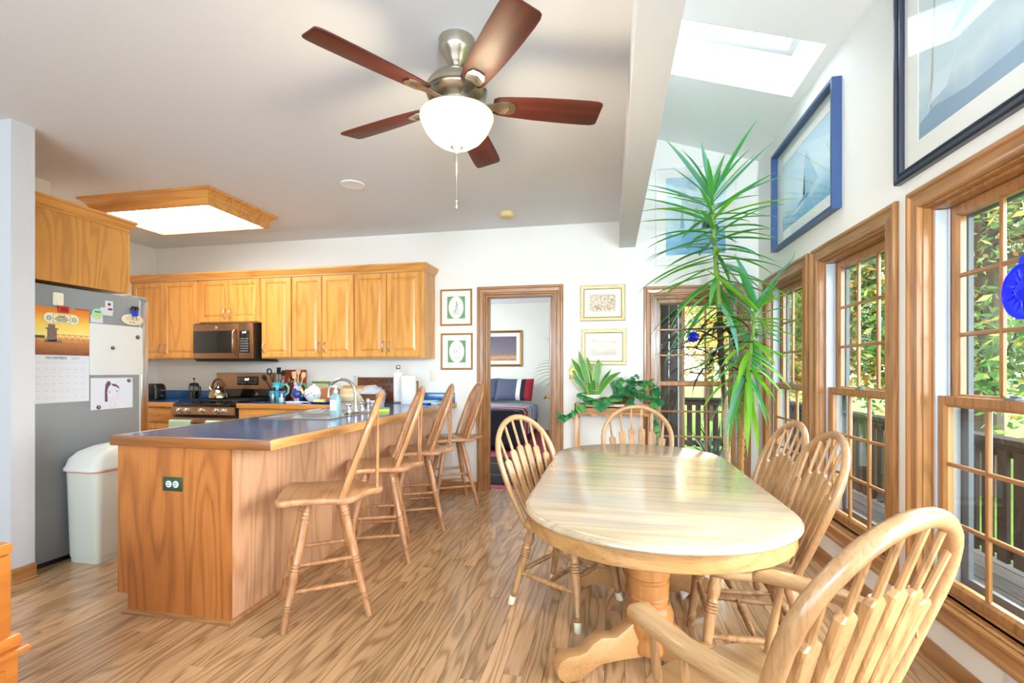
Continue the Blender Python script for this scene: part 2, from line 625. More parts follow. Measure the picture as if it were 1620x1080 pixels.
SK = (0.40, 1.296, 3.285, 3.865)
mb = MB()
sloped(mb, 0.245, XR + .1, -3.6, SK[2], 0, 0.1)
sloped(mb, 0.245, XR + .1, SK[3], YB, 0, 0.1)
sloped(mb, 0.245, SK[0], SK[2], SK[3], 0, 0.1)
sloped(mb, SK[1], XR + .1, SK[2], SK[3], 0, 0.1)
structure(mb.build('ceiling_vault', WHITE, smooth=0))
sky1 = structure(empty('window_6'))
mb = MB()
sloped(mb, SK[0] - .03, SK[0], SK[2] - .03, SK[3] + .03, 0.1, 0.42)
sloped(mb, SK[1], SK[1] + .03, SK[2] - .03, SK[3] + .03, 0.1, 0.42)
sloped(mb, SK[0], SK[1], SK[2] - .03, SK[2], 0.1, 0.42)
sloped(mb, SK[0], SK[1], SK[3], SK[3] + .03, 0.1, 0.42)
mb.build('skylight_shaft', WHITE, sky1, smooth=0)
mb = MB()
sloped(mb, SK[0], SK[0] + .045, SK[2], SK[3], 0.30, 0.36)
sloped(mb, SK[1] - .045, SK[1], SK[2], SK[3], 0.30, 0.36)
sloped(mb, SK[0] + .045, SK[1] - .045, SK[2], SK[2] + .045, 0.30, 0.36)
sloped(mb, SK[0] + .045, SK[1] - .045, SK[3] - .045, SK[3], 0.30, 0.36)
mb.build('skylight_frame', VINYL, sky1, smooth=0)
mb = MB()
sloped(mb, SK[0] + .045, SK[1] - .045, SK[2] + .045, SK[3] - .045, 0.33, 0.336)
mb.build('pane', GLASS, sky1, smooth=0)


# ---- windows and door casings
CASE = [(0, 0), (0, -.017), (.008, -.024), (.022, -.024), (.030, -.015), (.060, -.013), (.072, -.019), (.084, -.019), (.090, -.010), (.090, 0)]


def rect_side(w0, w1, z0, z1, prof, side):
    a, b = [], []
    for d, y in prof:
        xl, xr, zb, zt = w0 + d, w1 - d, z0 + d, z1 - d
        if side == 'top':
            a.append((xl, y, zt)); b.append((xr, y, zt))
        elif side == 'bottom':
            a.append((xl, y, zb)); b.append((xr, y, zb))
        elif side == 'a':
            a.append((xl, y, zb)); b.append((xl, y, zt))
        else:
            a.append((xr, y, zb)); b.append((xr, y, zt))
    return MB().loops([a, b])


def rect_ring(w0, w1, z0, z1, prof):
    mb = MB()
    ls = []
    for d, y in prof:
        ls.append([(w0 + d, y, z0 + d), (w1 - d, y, z0 + d), (w1 - d, y, z1 - d), (w0 + d, y, z1 - d)])
    return mb.loops(ls, closed=True)


def window(name, loc, rz, hw):
    w = structure(empty(name, loc, rz))
    c = 0.09
    for side in ('top', 'bottom', 'a', 'b'):
        rect_side(-hw - c, hw + c, WZ0 - c, WZ1 + c, CASE, side).build('casing_board', TRIMX if side in ('top', 'bottom') else TRIMV, w, smooth=25)
    rect_ring(-hw, hw, WZ0, WZ1, [(-.012, 0.0), (-.012, .145), (.022, .145), (.022, .03), (.008, .03), (.008, 0.0)]).build('jamb', TRIMV, w, smooth=0)
    mb = MB()
    for s in (-1, 1):
        a, b = sorted((s * (hw - .022), s * (hw - .032)))
        mb.box(a, b, .032, .128, WZ0 + .03, WZ1 - .025)
        a, b = sorted((s * (hw - .032), s * (hw - .042)))
        mb.box(a, b, .076, .083, WZ0 + .03, WZ1 - .025)
    mb.build('jamb_liner', VINYL, w, smooth=0)
    MB().box(-hw + .02, hw - .02, .03, .16, WZ0 + .008, WZ0 + .03).build('sill', TRIMX, w, bevel=.003)
    zm = 1.125
    sw = hw - .034
    for nm, za, zb, ya in (('upper_sash', zm - .012, WZ1 - .024, .086), ('lower_sash', WZ0 + .03, zm + .026, .040)):
        st = .046
        sash = rect_ring(-sw, sw, za, zb, [(0, ya), (st - .012, ya), (st, ya + .012), (st, ya + .034), (0, ya + .034)]).build(nm, TRIMV, w, smooth=0)
        ix0, ix1, iz0, iz1 = -sw + st, sw - st, za + st, zb - st
        for k in (1, 2):
            x = ix0 + (ix1 - ix0) * k / 3
            MB().box(x - .009, x + .009, ya + .006, ya + .024, iz0, iz1).build('muntin', TRIMV, sash, bevel=.004, seg=1)
            z = iz0 + (iz1 - iz0) * k / 3
            MB().box(ix0, ix1, ya + .0065, ya + .0235, z - .009, z + .009).build('muntin', TRIMX, sash, bevel=.004, seg=1)
        for i in range(3):
            for j in range(3):
                xa = ix0 + (ix1 - ix0) * i / 3 + .0085
                xb = ix0 + (ix1 - ix0) * (i + 1) / 3 - .0085
                z0 = iz0 + (iz1 - iz0) * j / 3 + .0085
                z1 = iz0 + (iz1 - iz0) * (j + 1) / 3 - .0085
                MB().box(xa, xb, ya + .0145, ya + .0175, z0, z1).build('pane', GLASS, sash, smooth=0)
    mb = MB().box(-.028, .028, .044, .072, zm + .026, zm + .036).box(-.008, .03, .050, .066, zm + .036, zm + .044)
    mb.build('sash_lock', plain('sash_lock_grey', '6d7880', 0.4), w, bevel=.002)
    rect_ring(-hw + .02, hw - .02, WZ0 + .02, WZ1 - .02, [(0, .131), (.055, .131), (.055, .15), (0, .15)]).build('outer_screen_frame', plain('screen_frame_grey', '54595d', 0.5), w, smooth=0)
    return w


for i, (a, b) in enumerate(RW):
    window('window_%d' % (i + 1), (XR, (a + b) / 2, 0), R(-90), (b - a) / 2)
window('window_5', ((WX0 + WX1) / 2, YB, 0), 0, (WX1 - WX0) / 2)

# ---- door opening to the bedroom
door = structure(empty('door_1', ((DX0 + DX1) / 2, YB, 0)))
hw = (DX1 - DX0) / 2
for side in ('top', 'a', 'b'):
    rect_side(-hw - .09, hw + .09, -.09, DZ + .09, CASE, side).build('casing_board', TRIMX if side == 'top' else TRIMV, door, smooth=25)
MB().box(-hw, -hw + .018, 0, .14, 0, DZ).build('jamb', TRIMV, door, smooth=0)
MB().box(hw - .018, hw, 0, .14, 0, DZ).build('jamb', TRIMV, door, smooth=0)
MB().box(-hw + .018, hw - .018, 0, .14, DZ - .018, DZ).build('jamb', TRIMX, door, smooth=0)
MB().box(-hw + .018, -hw + .03, .05, .09, 0, DZ - .018).box(hw - .03, hw - .018, .05, .09, 0, DZ - .018).build('door_stop', TRIMV, door, smooth=0)
for z in (.28, 1.05, 1.79):
    mb = MB().box(hw - .0215, hw - .0175, .095, .128, z - .045, z + .045)
    mb.tube([(hw - .024, .132, z - .046), (hw - .024, .132, z + .046)], .006, 8)
    mb.build('hinge', BRASS, door, bevel=.001)
lm = Matrix.Translation((hw - .02, .142, 0)) @ Matrix.Rotation(R(8), 4, 'Z')
leaf = MB().box(-.037, 0, 0, .70, .012, DZ - .025, lm).build('door_leaf', TRIMV, door, smooth=0)
mb = MB()
for s in (-1, 1):
    km = lm @ Matrix.Translation((-.0185, .635, .95)) @ Matrix.Rotation(R(90) * s, 4, 'Y')
    mb.lathe([(.026, .0185), (.026, .024), (.009, .028), (.009, .05), (.022, .058), (.026, .072), (.018, .084), (0, .086)], 14, km)
mb.build('door_knob', BRASS, leaf)

# ---- baseboards
BB = [(0, 0), (.014, 0), (.014, .075), (.009, .088), (0, .09)]
QR = [(.014, 0), (.032, 0), (.030, .009), (.024, .015), (.014, .018)]


def base_run(name, p0, p1, nrm, mat):
    b = structure(empty(name))
    n = Vector(nrm)
    for nm, prof in (('baseboard_plank', BB), ('shoe_moulding', QR)):
        ls = []
        for p in (p0, p1):
            ls.append([tuple(Vector((p[0], p[1], 0)) + n * d + Vector((0, 0, z))) for d, z in prof])
        MB().loops(ls).build(nm, mat, b, smooth=25)


base_run('baseboard_right', (XR, -3.5), (XR, YB), (-1, 0, 0), TRIMY)
base_run('baseboard_back_1', (-1.84, YB), (DX0 - .09, YB), (0, -1, 0), TRIMX)
base_run('baseboard_back_2', (DX1 + .09, YB), (XR, YB), (0, -1, 0), TRIMX)
base_run('baseboard_partition', (-3.45, 2.213), (-3.45, 2.335), (1, 0, 0), TRIMY)

# ---- bedroom beyond the door
structure(MB().box(-4.2, 0.1, 5.06, 9.6, -.12, 0.004).build('floor_bedroom', plain('rose_carpet', 'b24a62', 0.95, vary=.12, scale=40), smooth=0))
mb = MB().box(-4.2, 0.1, 9.5, 9.62, 0, 2.6).box(-4.3, -4.2, 5.06, 9.6, 0, 2.6).box(0.0, .1, 5.06, 9.6, 0, 2.6)
structure(mb.build('wall_bedroom', plain('bedroom_paint', 'dfe3da', 0.7), smooth=0))
structure(MB().box(-4.2, 0.1, 5.06, 9.6, 2.6, 2.7).build('ceiling_bedroom', CEIL, smooth=0))
base_run('baseboard_bedroom', (-4.1, 9.5), (0, 9.5), (0, -1, 0), TRIMX)

# ---- outdoors: deck, railing, porch, lawn
DECKW = wood('weathered_deck_wood', '4a4744', '2e2c2a', 'Y', rough=0.8, coat=0, freq=8, bands=5, amount=.4, pores=.5, vary=.15)
DARKW = plain('dark_stained_wood', '332b27', 0.7, vary=.25, scale=5)
PORCHW = plain('brown_porch_timber', '54402f', 0.7, vary=.2, scale=6)
SOFFIT = plain('soffit_grey', '5d5a58', 0.8)
structure(MB().box(-60, 90, -40, 140, -1.3, -.95).build('lawn', leaf_mat('lawn_grass', [(0.0, '2a4213'), (.5, '486420'), (1.0, '727838')], None, 0.0, .9, scale=.25), smooth=0))
for m_ in (bpy.data.materials['lawn_grass'], DECKW, DARKW):      # rough grass and weathered timber have no sheen
    for n_ in m_.node_tree.nodes:
        if n_.type == 'BSDF_PRINCIPLED':
            n_.inputs['Specular IOR Level'].default_value = 0.03
deck = structure(empty('floor_deck'))
xd = 1.535
while xd < 2.75:
    MB().box(xd, xd + .135, 0.2, 8.8, -.14, -.10).build('deck_board', DECKW, deck, bevel=.003, seg=1)
    xd += .142
xd = 0.35
while xd < 1.45:
    MB().box(xd, xd + .135, 5.08, 8.8, -.14, -.10).build('deck_board', DECKW, deck, bevel=.003, seg=1)
    xd += .142
MB().box(1.6, 2.7, .3, 8.7, -.9, -.16).build('deck_framing', DARKW, deck, smooth=0)


def railing(label, p0, p1, rz, n_posts):
    r = thing('deck_railing', label, 'railing', (p0[0], p0[1], -.10), rz)
    L = (Vector(p1) - Vector(p0)).length
    MB().box(0, L, -.07, .07, .86, .90).build('top_rail', DARKW, r, bevel=.004, seg=1)
    MB().box(0, L, -.02, .02, .77, .86).build('upper_rail', DARKW, r, smooth=0)
    MB().box(0, L, -.02, .02, .09, .17).build('bottom_rail', DARKW, r, smooth=0)
    me = MB().box(-.042, .042, .021, .046, .06, .82).build('baluster', DARKW, r, smooth=0)
    k = int(L / .14)
    me.location = (.1, 0, 0)
    for i in range(1, k):
        c = me.copy()
        COL.objects.link(c)
        c.location = (.1 + i * .14, 0, 0)
    for i in range(n_posts):
        x = L * i / (n_posts - 1)
        MB().box(x - .045, x + .045, -.045, .02, 0, .94).build('post', DARKW, r, smooth=0)


railing('long dark slatted deck railing outside the three side windows', (2.66, .3), (2.66, 8.7), R(90), 5)
railing('dark deck railing crossing behind the yucca, seen through the back window', (.4, 8.75), (2.6, 8.75), 0, 2)
structure(MB().box(1.52, 2.05, -3.6, 5.06, 2.33, 2.5).build('roof_eave', SOFFIT, smooth=0))
structure(MB().box(.2, 2.05, 5.06, 7.5, 2.2, 2.36).build('roof_porch', SOFFIT, smooth=0))
pp = thing('porch_post', 'square brown timber porch post outside the back window', 'post', (.98, 7.3, -.10))
MB().box(-.06, .06, -.06, .06, 0, 2.3).build('shaft', PORCHW, pp, bevel=.006, seg=1)
MB().box(-.08, .08, -.08, .08, 0, .1).build('base_block', PORCHW, pp, bevel=.006, seg=1)
ps = thing('porch_screen', 'dark slatted privacy screen standing on the porch by the post', 'screen', (.62, 6.4, -.10))
for i in range(4):
    MB().box(-.20 + i * .105, -.10 + i * .105, 0, .03, .02, 2.28).build('slat', DARKW, ps, bevel=.004, seg=1)
MB().box(.222, .230, .0, .03, 0, 2.28).build('edge_strip', VINYL, ps, smooth=0)

# trees
BARK = plain('bark', '4b3d33', 0.9, vary=.3, scale=9, bump=.4, bscale=25)


def tree(label, x, y, h, r, nleaf, cols, size=.16, z0=1.2, group=None, seed=1):
    rnd = random.Random(seed)
    t = thing('autumn_tree', label, 'tree', (x, y, -.95))
    mb = MB()
    mb.tube([(0, 0, 0), (.05, .03, h * .3), (-.05, .06, h * .6), (0, 0, h * .93)], [r * .075, r * .06, r * .04, .02], 8)
    tips = []
    for i in range(26):
        a = i * 2.4 + rnd.uniform(-.3, .3)
        zb = h * rnd.uniform(.2, .8)
        l = r * (1.05 - .55 * abs(zb / h - .4)) * rnd.uniform(.75, 1.05)
        e = Vector((math.cos(a) * l, math.sin(a) * l, zb + l * rnd.uniform(.1, .5)))
        m = Vector((e.x * .5, e.y * .5, zb + (e.z - zb) * .35))
        mb.tube([(0, 0, zb), m, e], [r * .02, r * .012, .006], 5)
        tips += [e, (e + m) / 2, m]
        for k in range(3):
            f = e.lerp(m, rnd.random()) + Vector((rnd.uniform(-.3, .3), rnd.uniform(-.3, .3), rnd.uniform(-.3, .3))) * r * .9
            mb.tube([e.lerp(m, .5), f], [.012, .004], 4)
            tips.append(f)
    mb.build('trunk', BARK, t)
    vs, fs, at = [], [], []
    for i in range(nleaf):
        c = rnd.choice(tips)
        p = Vector((rnd.gauss(0, 1), rnd.gauss(0, 1), rnd.gauss(0, .8))) * r * .17 + c
        if p.z < z0:
            continue
        s = size * rnd.uniform(.6, 1.3)
        u = Vector((rnd.uniform(-1, 1), rnd.uniform(-1, 1), rnd.uniform(-1, 1))).normalized() * s
        v = u.orthogonal().normalized() * s * .55
        o = len(vs)
        vs += [tuple(p - u * .5), tuple(p + v * .5), tuple(p + u * .6), tuple(p - v * .5)]
        fs.append((o, o + 1, o + 2, o + 3))
        at.append(min(1, max(0, rnd.gauss(.5, .25) + .25 * math.sin(c.x * 1.3 + c.y * 1.7 + c.z))))
    mb = MB()
    mb.v, mb.f, mb.mi = vs, fs, [0] * len(fs)
    cr = mb.build('crown', cols, t, smooth=0, attr=at)
    cr['kind'] = 'stuff'
    return t


GOLD = leaf_mat('golden_autumn_leaves', [(0, '4c6b2c'), (.35, '7d8f3a'), (.6, 'c2a848'), (1, 'd98f40')], None, .5, .6, attr='rnd')
GREEN = leaf_mat('green_turning_leaves', [(0, '33552a'), (.5, '557a38'), (.78, '93a048'), (1, 'd08a42')], None, .5, .6, attr='rnd')
ORANGE = leaf_mat('orange_autumn_leaves', [(0, '65682f'), (.4, 'bd8240'), (.75, 'cf6636'), (1, 'd9a858')], None, .5, .6, attr='rnd')
tree('green and gold tree filling the view of the widest side window', 6.6, 10.2, 9.5, 3.3, 34000, GREEN, .15, seed=3)
tree('golden tree beyond the lawn, seen through the middle side window', 5.4, 13.2, 8.5, 2.8, 20000, GOLD, .17, seed=5)
tree('orange-leaved tree glimpsed through the corner side window', 5.3, 17.5, 8.0, 2.6, 11000, ORANGE, .19, seed=7)
tree('tall green tree standing deepest behind the golden one', 10.5, 19, 11, 4.0, 8000, GREEN, .26, seed=9)
tree('thin yellow-leaved tree seen through the back window beside the yucca', 2.3, 19, 9, 2.6, 1500, GOLD, .17, seed=13)
tree('nearly bare tree behind the dead yucca leaves, seen through the back window', 4.3, 23, 10, 3.0, 700, GOLD, .17, seed=17)
tree('wide green tree at the outer edge of the lawn', 12.0, 14.5, 10, 4.0, 7000, GREEN, .25, seed=21)
tree('low golden tree at the far end of the lawn', 7.3, 25, 7, 3.6, 5000, GOLD, .26, z0=.4, seed=23)

# ================================================================== KITCHEN
def panel_door(w, h):
    mb = MB()
    ls = []
    for d, y in ((0, 0), (0, -.016), (.004, -.020), (.050, -.020), (.056, -.010), (.062, -.009), (.086, -.0185), (.089, -.0185)):
        ls.append([(d, y, d), (w - d, y, d), (w - d, y, h - d), (d, y, h - d)])
    return mb.loops(ls)


def pull(vertical=True, l=.10):
    pts = []
    for i in range(9):
        t = i / 8.0
        s = (t - .5) * l
        out = -.006 - .024 * math.sin(PI * t) ** .7
        pts.append((0, out, s) if vertical else (s, out, 0))
    rs = [.006, .0045, .004, .0045, .0055, .0045, .004, .0045, .006]
    mb = MB().tube(pts, rs, 8)
    for s in (-l / 2, l / 2):
        c = (0, -.003, s) if vertical else (s, -.003, 0)
        mb.box(c[0] - .007, c[0] + .007, -.007, 0, c[2] - .007, c[2] + .007)
    return mb


def cabinet_door(root, x0, x1, z0, z1, y, hx=None, hz=None, name='door', handle='pull', vertical=True, mat=None):
    g = .003
    d = panel_door(x1 - x0 - 2 * g, z1 - z0 - 2 * g).build(name, mat or CAB, root, smooth=20)
    d.location = (x0 + g, y, z0 + g)
    if hx is not None:
        p = pull(vertical).build(handle, NICKEL, d)
        p.location = (hx - x0 - g, -.020, hz - z0 - g)
    return d


def upper_unit(label, x0, x1, z0, z1, doors):
    r = thing('wall_cabinet', label, 'cabinet', (x0, 4.62, z0), 0, 'oak wall cabinets along the back wall')
    w, h = x1 - x0, z1 - z0
    MB().box(0.001, w - .001, 0, .308, 0, h).build('body', CAB, r, smooth=0)
    for a, b, hs in doors:
        hx = a + .035 if hs == 'a' else b - .035
        cabinet_door(r, a - x0, b - x0, .008, h - .004, 0, hx - x0, .115 if h > .6 else .10)
    return r


upper_unit('tall oak wall cabinet in the kitchen corner behind the fridge', -5.395, -4.50, 1.39, 2.262, [(-5.38, -4.955, 'b'), (-4.955, -4.515, 'a')])
upper_unit('short two-door oak wall cabinet directly above the microwave', -4.497, -3.70, 1.782, 2.262, [(-4.485, -4.105, 'b'), (-4.105, -3.712, 'a')])
upper_unit('single-door oak wall cabinet just beside the microwave', -3.697, -3.327, 1.39, 2.262, [(-3.69, -3.332, 'a')])
upper_unit('two-door oak wall cabinet between the single-door one and the end cabinet', -3.324, -2.60, 1.39, 2.262, [(-3.32, -2.966, 'b'), (-2.966, -2.603, 'a')])
upper_unit('two-door oak wall cabinet at the end, next to the green botanical prints', -2.597, -1.835, 1.39, 2.262, [(-2.592, -2.237, 'b'), (-2.237, -1.862, 'a')])
# crown along the wall cabinets
CROWN = [(0, 0), (.006, 0), (.006, .012), (.022, .03), (.034, .055), (.042, .060), (.042, .078), (0, .078)]
ls = []
for k in range(2):
    pass
pts = [(-5.395, 4.60, 0, -1), (-1.835, 4.60, 1, -1), (-1.835, YB, 1, 0)]
for x, y, nx, ny in pts:
    ls.append([(x + nx * d, y + ny * d, 2.262 + z) for d, z in CROWN])
structure(MB().loops(ls).build('trim_1', CABX, smooth=25))

# microwave
mw = thing('microwave_oven', 'warm stainless over-range microwave hung beneath the short oak cabinet', 'microwave', (-4.492, 4.53, 1.375))
W, Hh = .757, .400
MB().box(0, W, .02, .395, 0, Hh).build('body', plain('microwave_dark_side', '2c2622', .4, .3), mw, bevel=.004)
MB().box(.012, W - .17, -.008, .02, .015, Hh - .012).build('door', BRONZE, mw, bevel=.005)
c = MB().box(W - .168, W, -.008, .02, .015, Hh - .012).build('control_panel_surround', BRONZE, mw, bevel=.005)
MB().box(.02, W - .22, -.011, -.007, .075, .315).build('window', BLACKG, mw, bevel=.002)
cp = MB().box(W - .155, W - .035, -.012, -.006, .075, .315).build('control_panel', BLACKG, mw, bevel=.002)
BTN = plain('button_grey', '7a7c80', .6)
mb = MB()
for i in range(4):
    for j in range(6):
        mb.box(W - .143 + i * .026, W - .125 + i * .026, -.0135, -.0115, .090 + j * .026, .102 + j * .026)
mb.build('button', BTN, cp, smooth=0)
LED = plain('display_glow', 'e8f0ff', .5, emit='dfe9ff', estr=2.0)
text('8:57', .028, LED, cp, (W - .095, -.0128, .293), name='display')
mb = MB().tube([(W - .205, -.008, .06), (W - .205, -.045, .09), (W - .205, -.050, .195), (W - .205, -.045, .30), (W - .205, -.008, .33)], .013, 10)
mb.build('handle', BRONZE, mw)
MB().lathe([(.019, 0), (.019, .003), (.016, .0045), (0, .0045)], 20, Matrix.Translation((.31, -.008, .352)) @ Matrix.Rotation(R(90), 4, 'X')).build('emblem', STEEL, mw)
MB().box(.02, W + .05, .03, .34, -.014, 0).build('grease_filter', BLACK, mw, smooth=0)

# range
rg = thing('gas_range', 'bronze stainless gas range with five front knobs between the base cabinets', 'stove', (-4.497, 4.29, 0))
W = .757
MB().box(.002, W - .002, .03, .62, .08, .885).build('body', plain('range_side', '3a322c', .45, .4), rg, bevel=.003)
MB().box(0, W, .0, .62, .885, .915).build('cooktop', BLACKG, rg, bevel=.005)
cm = MB()
prof = [(.0, .80), (-.035, .808), (-.012, .885), (.0, .885)]
cm.loops([[(0, y, z) for y, z in prof], [(W, y, z) for y, z in prof]])
ctl = cm.build('control_panel', BRONZE, rg, smooth=0)
for i, kx in enumerate((.115, .205, .38, .555, .645)):
    km = Matrix.Translation((kx, -.024, .846)) @ Matrix.Rotation(R(73), 4, 'X')
    k = MB().lathe([(.027, 0), (.027, .008), (.022, .010), (.021, .032), (.017, .036), (0, .036)], 18, km).build('knob', STEEL, ctl)
MB().box(.012, W - .012, -.02, .03, .20, .775).build('oven_door', BRONZE, rg, bevel=.006)
MB().box(.12, W - .12, -.024, -.019, .33, .66).build('oven_window', BLACKG, rg, bevel=.002)
mb = MB().tube([(.03, -.065, .735), (W - .03, -.065, .735)], .013, 12)
for s in (.05, W - .05):
    mb.box(s - .012, s + .012, -.062, -.018, .724, .746)
mb.build('oven_handle', BRONZE, rg)
MB().box(.012, W - .012, -.018, .03, .09, .19).build('warming_drawer', BRONZE, rg, bevel=.005)
mb = MB()
for gx in (.03, .275, .52):
    w = .215
    for z, rr in ((.945, .006),):
        a, b, y0, y1 = gx, gx + w, .05, .52
        mb.tube([(a, y0, z), (b, y0, z), (b, y1, z), (a, y1, z)], rr, 6, closed=True)
        for t in (.25, .5, .75):
            mb.tube([(a + w * t, y0, z), (a + w * t, y1, z)], rr * .9, 6)
        for t in (.33, .66):
            mb.tube([(a, y0 + .47 * t, z), (b, y0 + .47 * t, z)], rr * .9, 6)
        for cx, cy in ((a, y0), (b, y0), (a, y1), (b, y1)):
            mb.tube([(cx, cy, .915), (cx, cy, z)], rr, 6)
mb.build('grate', IRON, rg)
for bx, by in ((.137, .16), (.137, .40), (.382, .28), (.627, .16), (.627, .40)):
    MB().lathe([(.045, .915), (.045, .922), (.035, .928), (.035, .934), (0, .934)], 16, Matrix.Translation((bx, by, 0))).build('burner', IRON, rg)
bg = MB().box(.02, W - .0, .555, .62, .915, 1.235).build('backguard', BRONZE, rg, bevel=.004)
MB().box(.03, W - .01, .549, .556, .917, 1.05).build('backguard_glass', BLACKG, rg, smooth=0)
bp = MB().box(.30, .58, .549, .556, 1.095, 1.195).build('clock_panel', BLACKG, rg, bevel=.002)
text('8:57', .034, LED, bp, (.43, .5484, 1.158), name='display')
mb = MB()
for i in range(6):
    for j in range(2):
        if not (j == 1 and i in (2, 3)):
            mb.box(.32 + i * .042, .336 + i * .042, .5480, .5492, 1.115 + j * .04, 1.122 + j * .04)
mb.build('button', BTN, bp, smooth=0)

TOWEL = plain('mint_terry', 'bfe3cd', 0.95, vary=.12, scale=60, bump=.5, bscale=300)


def towel(label, x0, x1, drop):
    t = thing('dish_towel', label, 'towel', ((x0 + x1) / 2, 4.225, .735), 0, 'mint towels on the oven handle')
    w = (x1 - x0) / 2
    prof = []
    for i in range(9):
        a = PI * i / 8
        prof.append((-.019 * math.cos(PI - a) * -1, .0195 * math.sin(a)))
    outer = [(-.020, -drop)] + [(-.020, -drop * k / 4) for k in (3, 2, 1)] + [(-.020 * math.cos(PI * i / 8), .020 * math.sin(PI * i / 8)) for i in range(9)] + [(.020, -drop * .3)]
    inner = [(.0155, -drop * .3)] + [(.0155 * math.cos(PI * i / 8), .0155 * math.sin(PI * i / 8)) for i in range(9)] + [(-.0155, -drop * k / 4) for k in (1, 2, 3, 4)]
    poly = outer + inner
    ls = []
    for k in range(9):
        xx = -w + 2 * w * k / 8
        wob = .003 * math.sin(k * 1.7)
        ls.append([(xx, y + (wob if y < 0 else 0), z) for y, z in poly])
    MB().loops(ls).build('cloth', TOWEL, t, smooth=60)
    MB().box(w - .030, w - .012, -.0255, -.0225, -drop + .01, -.01).build('border_stripe', PAPER, t, smooth=0)
    return t


towel('mint green towel hanging longest on the oven handle, nearest the fridge', -4.46, -4.20, .30)
towel('mint green towel folded shorter on the oven handle, nearest the sink', -4.02, -3.74, .24)


# base cabinets
def base_unit(label, x0, x1, cols):
    r = thing('base_cabinet', label, 'cabinet', (x0, 4.33, 0), 0, 'oak base cabinets along the back wall')
    w = x1 - x0
    MB().box(.001, w - .001, 0, .595, .10, .879).build('body', CAB, r, smooth=0)
    MB().box(.001, w - .001, .06, .55, 0, .10).build('toe_kick', CABX, r, smooth=0)
    for i in range(cols):
        a, b = w * i / cols + .012, w * (i + 1) / cols - .012
        d = MB().box(a, b, -.02, 0, .715, .865).build('drawer', CABX, r, bevel=.006)
        p = pull(False).build('pull', BRASS, d)
        p.location = ((a + b) / 2, -.02, .79)
        cabinet_door(r, a, b, .115, .70, 0, b - .035, .62)
    return r


base_unit('oak base cabinet with drawers between the fridge corner and the range', -5.395, -4.505, 2)
base_unit('oak base cabinet with two drawers between the range and the sink peninsula', -3.733, -2.56, 2)

# worktops
CT, CB = .925, .880
wt = thing('worktop', 'short blue laminate worktop in the corner beside the range', 'countertop')
MB().box(-5.398, -4.50, 4.318, 4.925, CB, CT).build('laminate_surface', LAMIN, wt, smooth=0)
MB().box(-5.398, -4.50, 4.295, 4.318, CB - .004, CT).build('front_edge', CABX, wt, bevel=.004)
MB().box(-5.398, -4.50, 4.905, 4.925, CT, 1.025).build('backsplash', LAMIN, wt, bevel=.002)

PX0, PX1, PY0 = -2.54, -1.59, 2.05
SX0, SX1, SY0, SY1 = -2.41, -1.87, 2.98, 3.80
wt = thing('worktop', 'long blue laminate worktop running round onto the stool-side peninsula', 'countertop')
mb = MB()
mb.box(-3.737, PX0 + .02, 4.318, 4.925, CB, CT)
e = .023
mb.box(PX0 + e, PX1 - e, PY0 + e, SY0 + .02, CB, CT).box(PX0 + e, PX1 - e, SY1 - .02, 4.925, CB, CT)
mb.box(PX0 + e, SX0 + .02, SY0 + .02, SY1 - .02, CB, CT).box(SX1 - .02, PX1 - e, SY0 + .02, SY1 - .02, CB, CT)
mb.build('laminate_surface', LAMIN, wt, smooth=0)
MB().box(-3.737, PX0 + .01, 4.295, 4.318, CB - .004, CT).build('front_edge', CABX, wt, bevel=.004)
MB().box(PX1 - e, PX1, PY0, 4.925, CB - .006, CT).build('stool_side_edge', wood('worktop_edge_oak', 'cf9a5d', '99602e', 'Y', freq=9, bands=4), wt, bevel=.006)
MB().box(PX0, PX0 + e, PY0, 4.30, CB - .006, CT).build('kitchen_side_edge', CABY, wt, bevel=.006)
MB().box(PX0 + .002, PX1 - .002, PY0 - .002, PY0 + e, CB - .006, CT).build('end_edge', wood('worktop_end_oak', 'a8682f', '74421a', 'X', freq=9, bands=4), wt, bevel=.006)
MB().box(-3.737, PX1 - .02, 4.905, 4.925, CT, 1.025).build('backsplash', LAMIN, wt, bevel=.002)

# peninsula carcass
pn = thing('peninsula_base', 'oak-panelled kitchen peninsula base standing behind the four bar stools', 'cabinet', (-1.846, 2.085, 0))
L = YB - 2.085 - .003
MB().box(-.665, -.012, .012, .87, .10, .876).box(-.665, -.012, 1.74, L, .10, .876).box(-.665, -.012, .87, 1.74, .10, .70).box(-.665, -.60, .87, 1.74, .70, .876).build('body', PENIN, pn, smooth=0)
MB().box(-.62, -.012, .012, L, 0, .10).build('plinth', PENIN, pn, smooth=0)
for k in range(3):
    y0, y1 = L * k / 3 + (.0125 if k == 0 else .0008), L * (k + 1) / 3 - .0008
    MB().box(-.012, 0, y0, y1, 0, .876).build('side_panel', PENIN, pn, smooth=0)
mb = MB()
mb.prism([(-.682, .10), (-.62, .10), (-.62, 0), (0, 0), (0, .876), (-.682, .876)], 0, .012, Matrix(((1, 0, 0, 0), (0, 0, 1, 0), (0, 1, 0, 0), (0, 0, 0, 1))))
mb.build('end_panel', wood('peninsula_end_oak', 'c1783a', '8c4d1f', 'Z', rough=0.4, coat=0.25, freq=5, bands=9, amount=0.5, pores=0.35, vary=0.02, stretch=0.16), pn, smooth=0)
QR2 = [(0, 0), (.017, 0), (.016, .01), (.010, .018), (0, .022)]
MB().loops([[(d, -d, z) for d, z in QR2], [(d, L, z) for d, z in QR2]]).build('shoe_moulding', STOOLW, pn, smooth=25)
MB().loops([[(-.64, -d, z) for d, z in QR2], [(d, -d, z) for d, z in QR2]]).build('shoe_moulding', TRIMX, pn, smooth=25)
